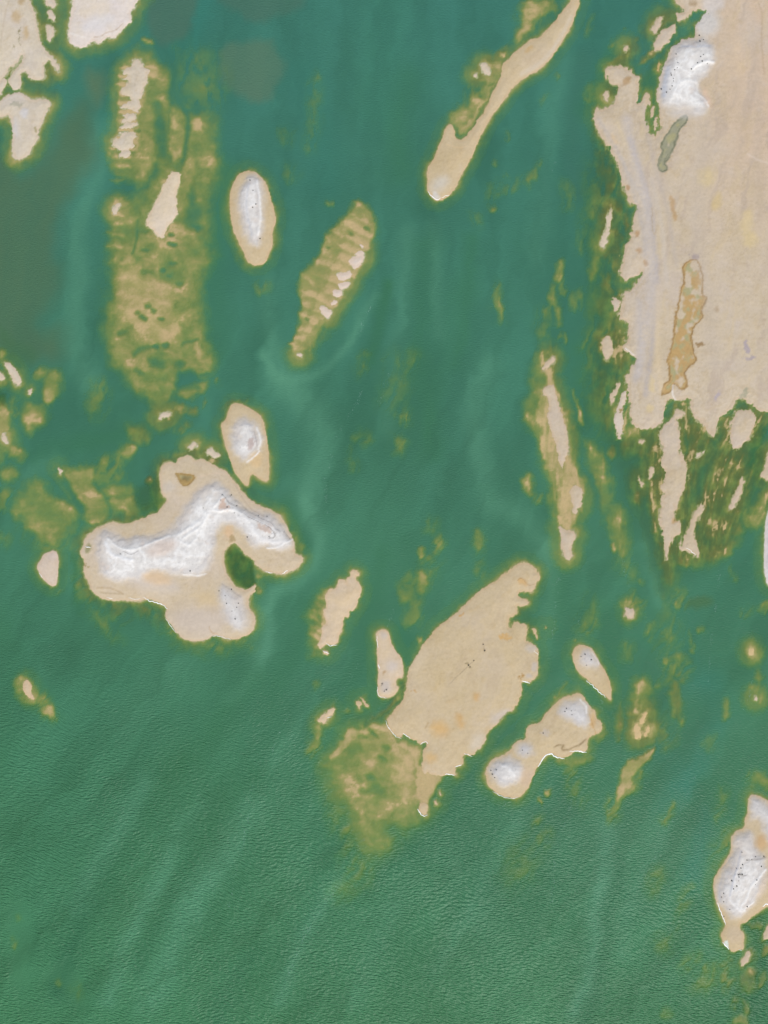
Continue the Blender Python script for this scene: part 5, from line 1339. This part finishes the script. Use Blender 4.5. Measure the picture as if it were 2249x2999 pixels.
def sc_pts(x0, y0, f, s):
    return [(x0 + float(a.split(',')[0]) / f, y0 + float(a.split(',')[1]) / f) for a in s.split()]


SHRUBS = [
    ('hook', 'dark saltbush on the white mound of the hook tailed island', sc_pts(640, 1180, 9.22, '550,600 655,600 682,580 575,680 575,765 610,800 590,870 460,930 735,750 800,745 850,735 700,810 570,965 500,985 1020,490 685,385 590,510')),
    ('', 'dark saltbush on the white mound of the sand flat', sc_pts(1900, 90, 6.636, '540,740 490,780 420,845 425,880 465,950 465,1000 440,1095 400,1155 335,1210 520,470 1055,185 988,220 980,95 1045,490 990,530 1120,660 1020,620 930,650 550,645 240,1140 810,770')),
    ('dune', 'dark saltbush on the dune island at the lower right edge', sc_pts(2050, 2350, 6.32, '760,910 655,1205 720,1310 690,1320 760,1310 700,1360 695,1430 660,1525 600,1580 570,1430 425,1670 430,1830 540,1970 440,2110 390,1745 1000,1500 1030,1415 860,1915 1120,1170 1010,990 1170,990 850,1050 940,1040 740,1200 770,1135')),
    ('boomerang shaped', 'dark saltbush on the boomerang island', sc_pts(540, 1380, 4.74, '530,330 550,345 640,345 655,330 510,400 600,500 730,480 700,580 1030,620 1150,630 270,510 1180,905 875,915') + sc_pts(0, 1500, Z, '1500,500 1545,590 1535,615 1505,640 1420,510 785,270 1235,380 1460,540 1470,590 1525,690')),
    ('upright oval', 'dark saltbush on the upright oval island', sc_pts(0, 0, 1, '742,560 750,600 733,530 762,700 741,610')),
    ('largest slanted', 'dark saltbush on the big bare slanted island', sc_pts(750, 1500, Z, '1470,855 1480,895 1375,990 1385,1000 1410,960 1400,1575')),
    ('narrow upright', 'dark saltbush on the narrow upright island', sc_pts(750, 1500, Z, '815,1110 830,1160 845,1150')),
    ('teardrop', 'dark saltbush on the grey mound of the teardrop island', sc_pts(1500, 1500, Z, '445,935 470,920 510,955 480,990')),
    ('knobbly', 'dark saltbush on the knobbly island', sc_pts(1500, 1500, Z, '380,1285 385,1310 340,1290 350,1270 200,1430 65,1540 100,1560') + sc_pts(750, 2249, Z, '1520,15 1555,10 1530,40 1545,60')),
]
ORD = ('first second third fourth fifth sixth seventh eighth ninth tenth eleventh twelfth thirteenth fourteenth fifteenth sixteenth seventeenth eighteenth '
       'nineteenth twentieth twenty-first twenty-second twenty-third twenty-fourth twenty-fifth twenty-sixth').split()
for word, lab, pos in SHRUBS:
    I = find(word) if word else ISL[0]
    pos = sorted(pos, key=lambda q: q[1])
    for k_, (x, y) in enumerate(pos):
        f, st = random.choice(SM)
        e = bpy.data.objects.new('saltbush', f)
        wx, wy = to_world(x, y)
        e.location = (wx, wy, I['zf'](x, y) - .02)
        e.rotation_euler = (0, 0, random.random() * 6.28)
        s = random.uniform(.38, .72)
        e.scale = (s, s * random.uniform(.75, 1.1), s * .8)
        link(e)
        e['label'] = lab + ', ' + ('topmost of them' if k_ == 0 else 'lowest of them' if k_ == len(pos) - 1 else ORD[k_] + ' from the top')
        e['category'] = 'shrub'
        e['group'] = 'saltbushes on ' + lab.split(' on ')[1]
        sobj = bpy.data.objects.new('stem', st)
        link(sobj, e)
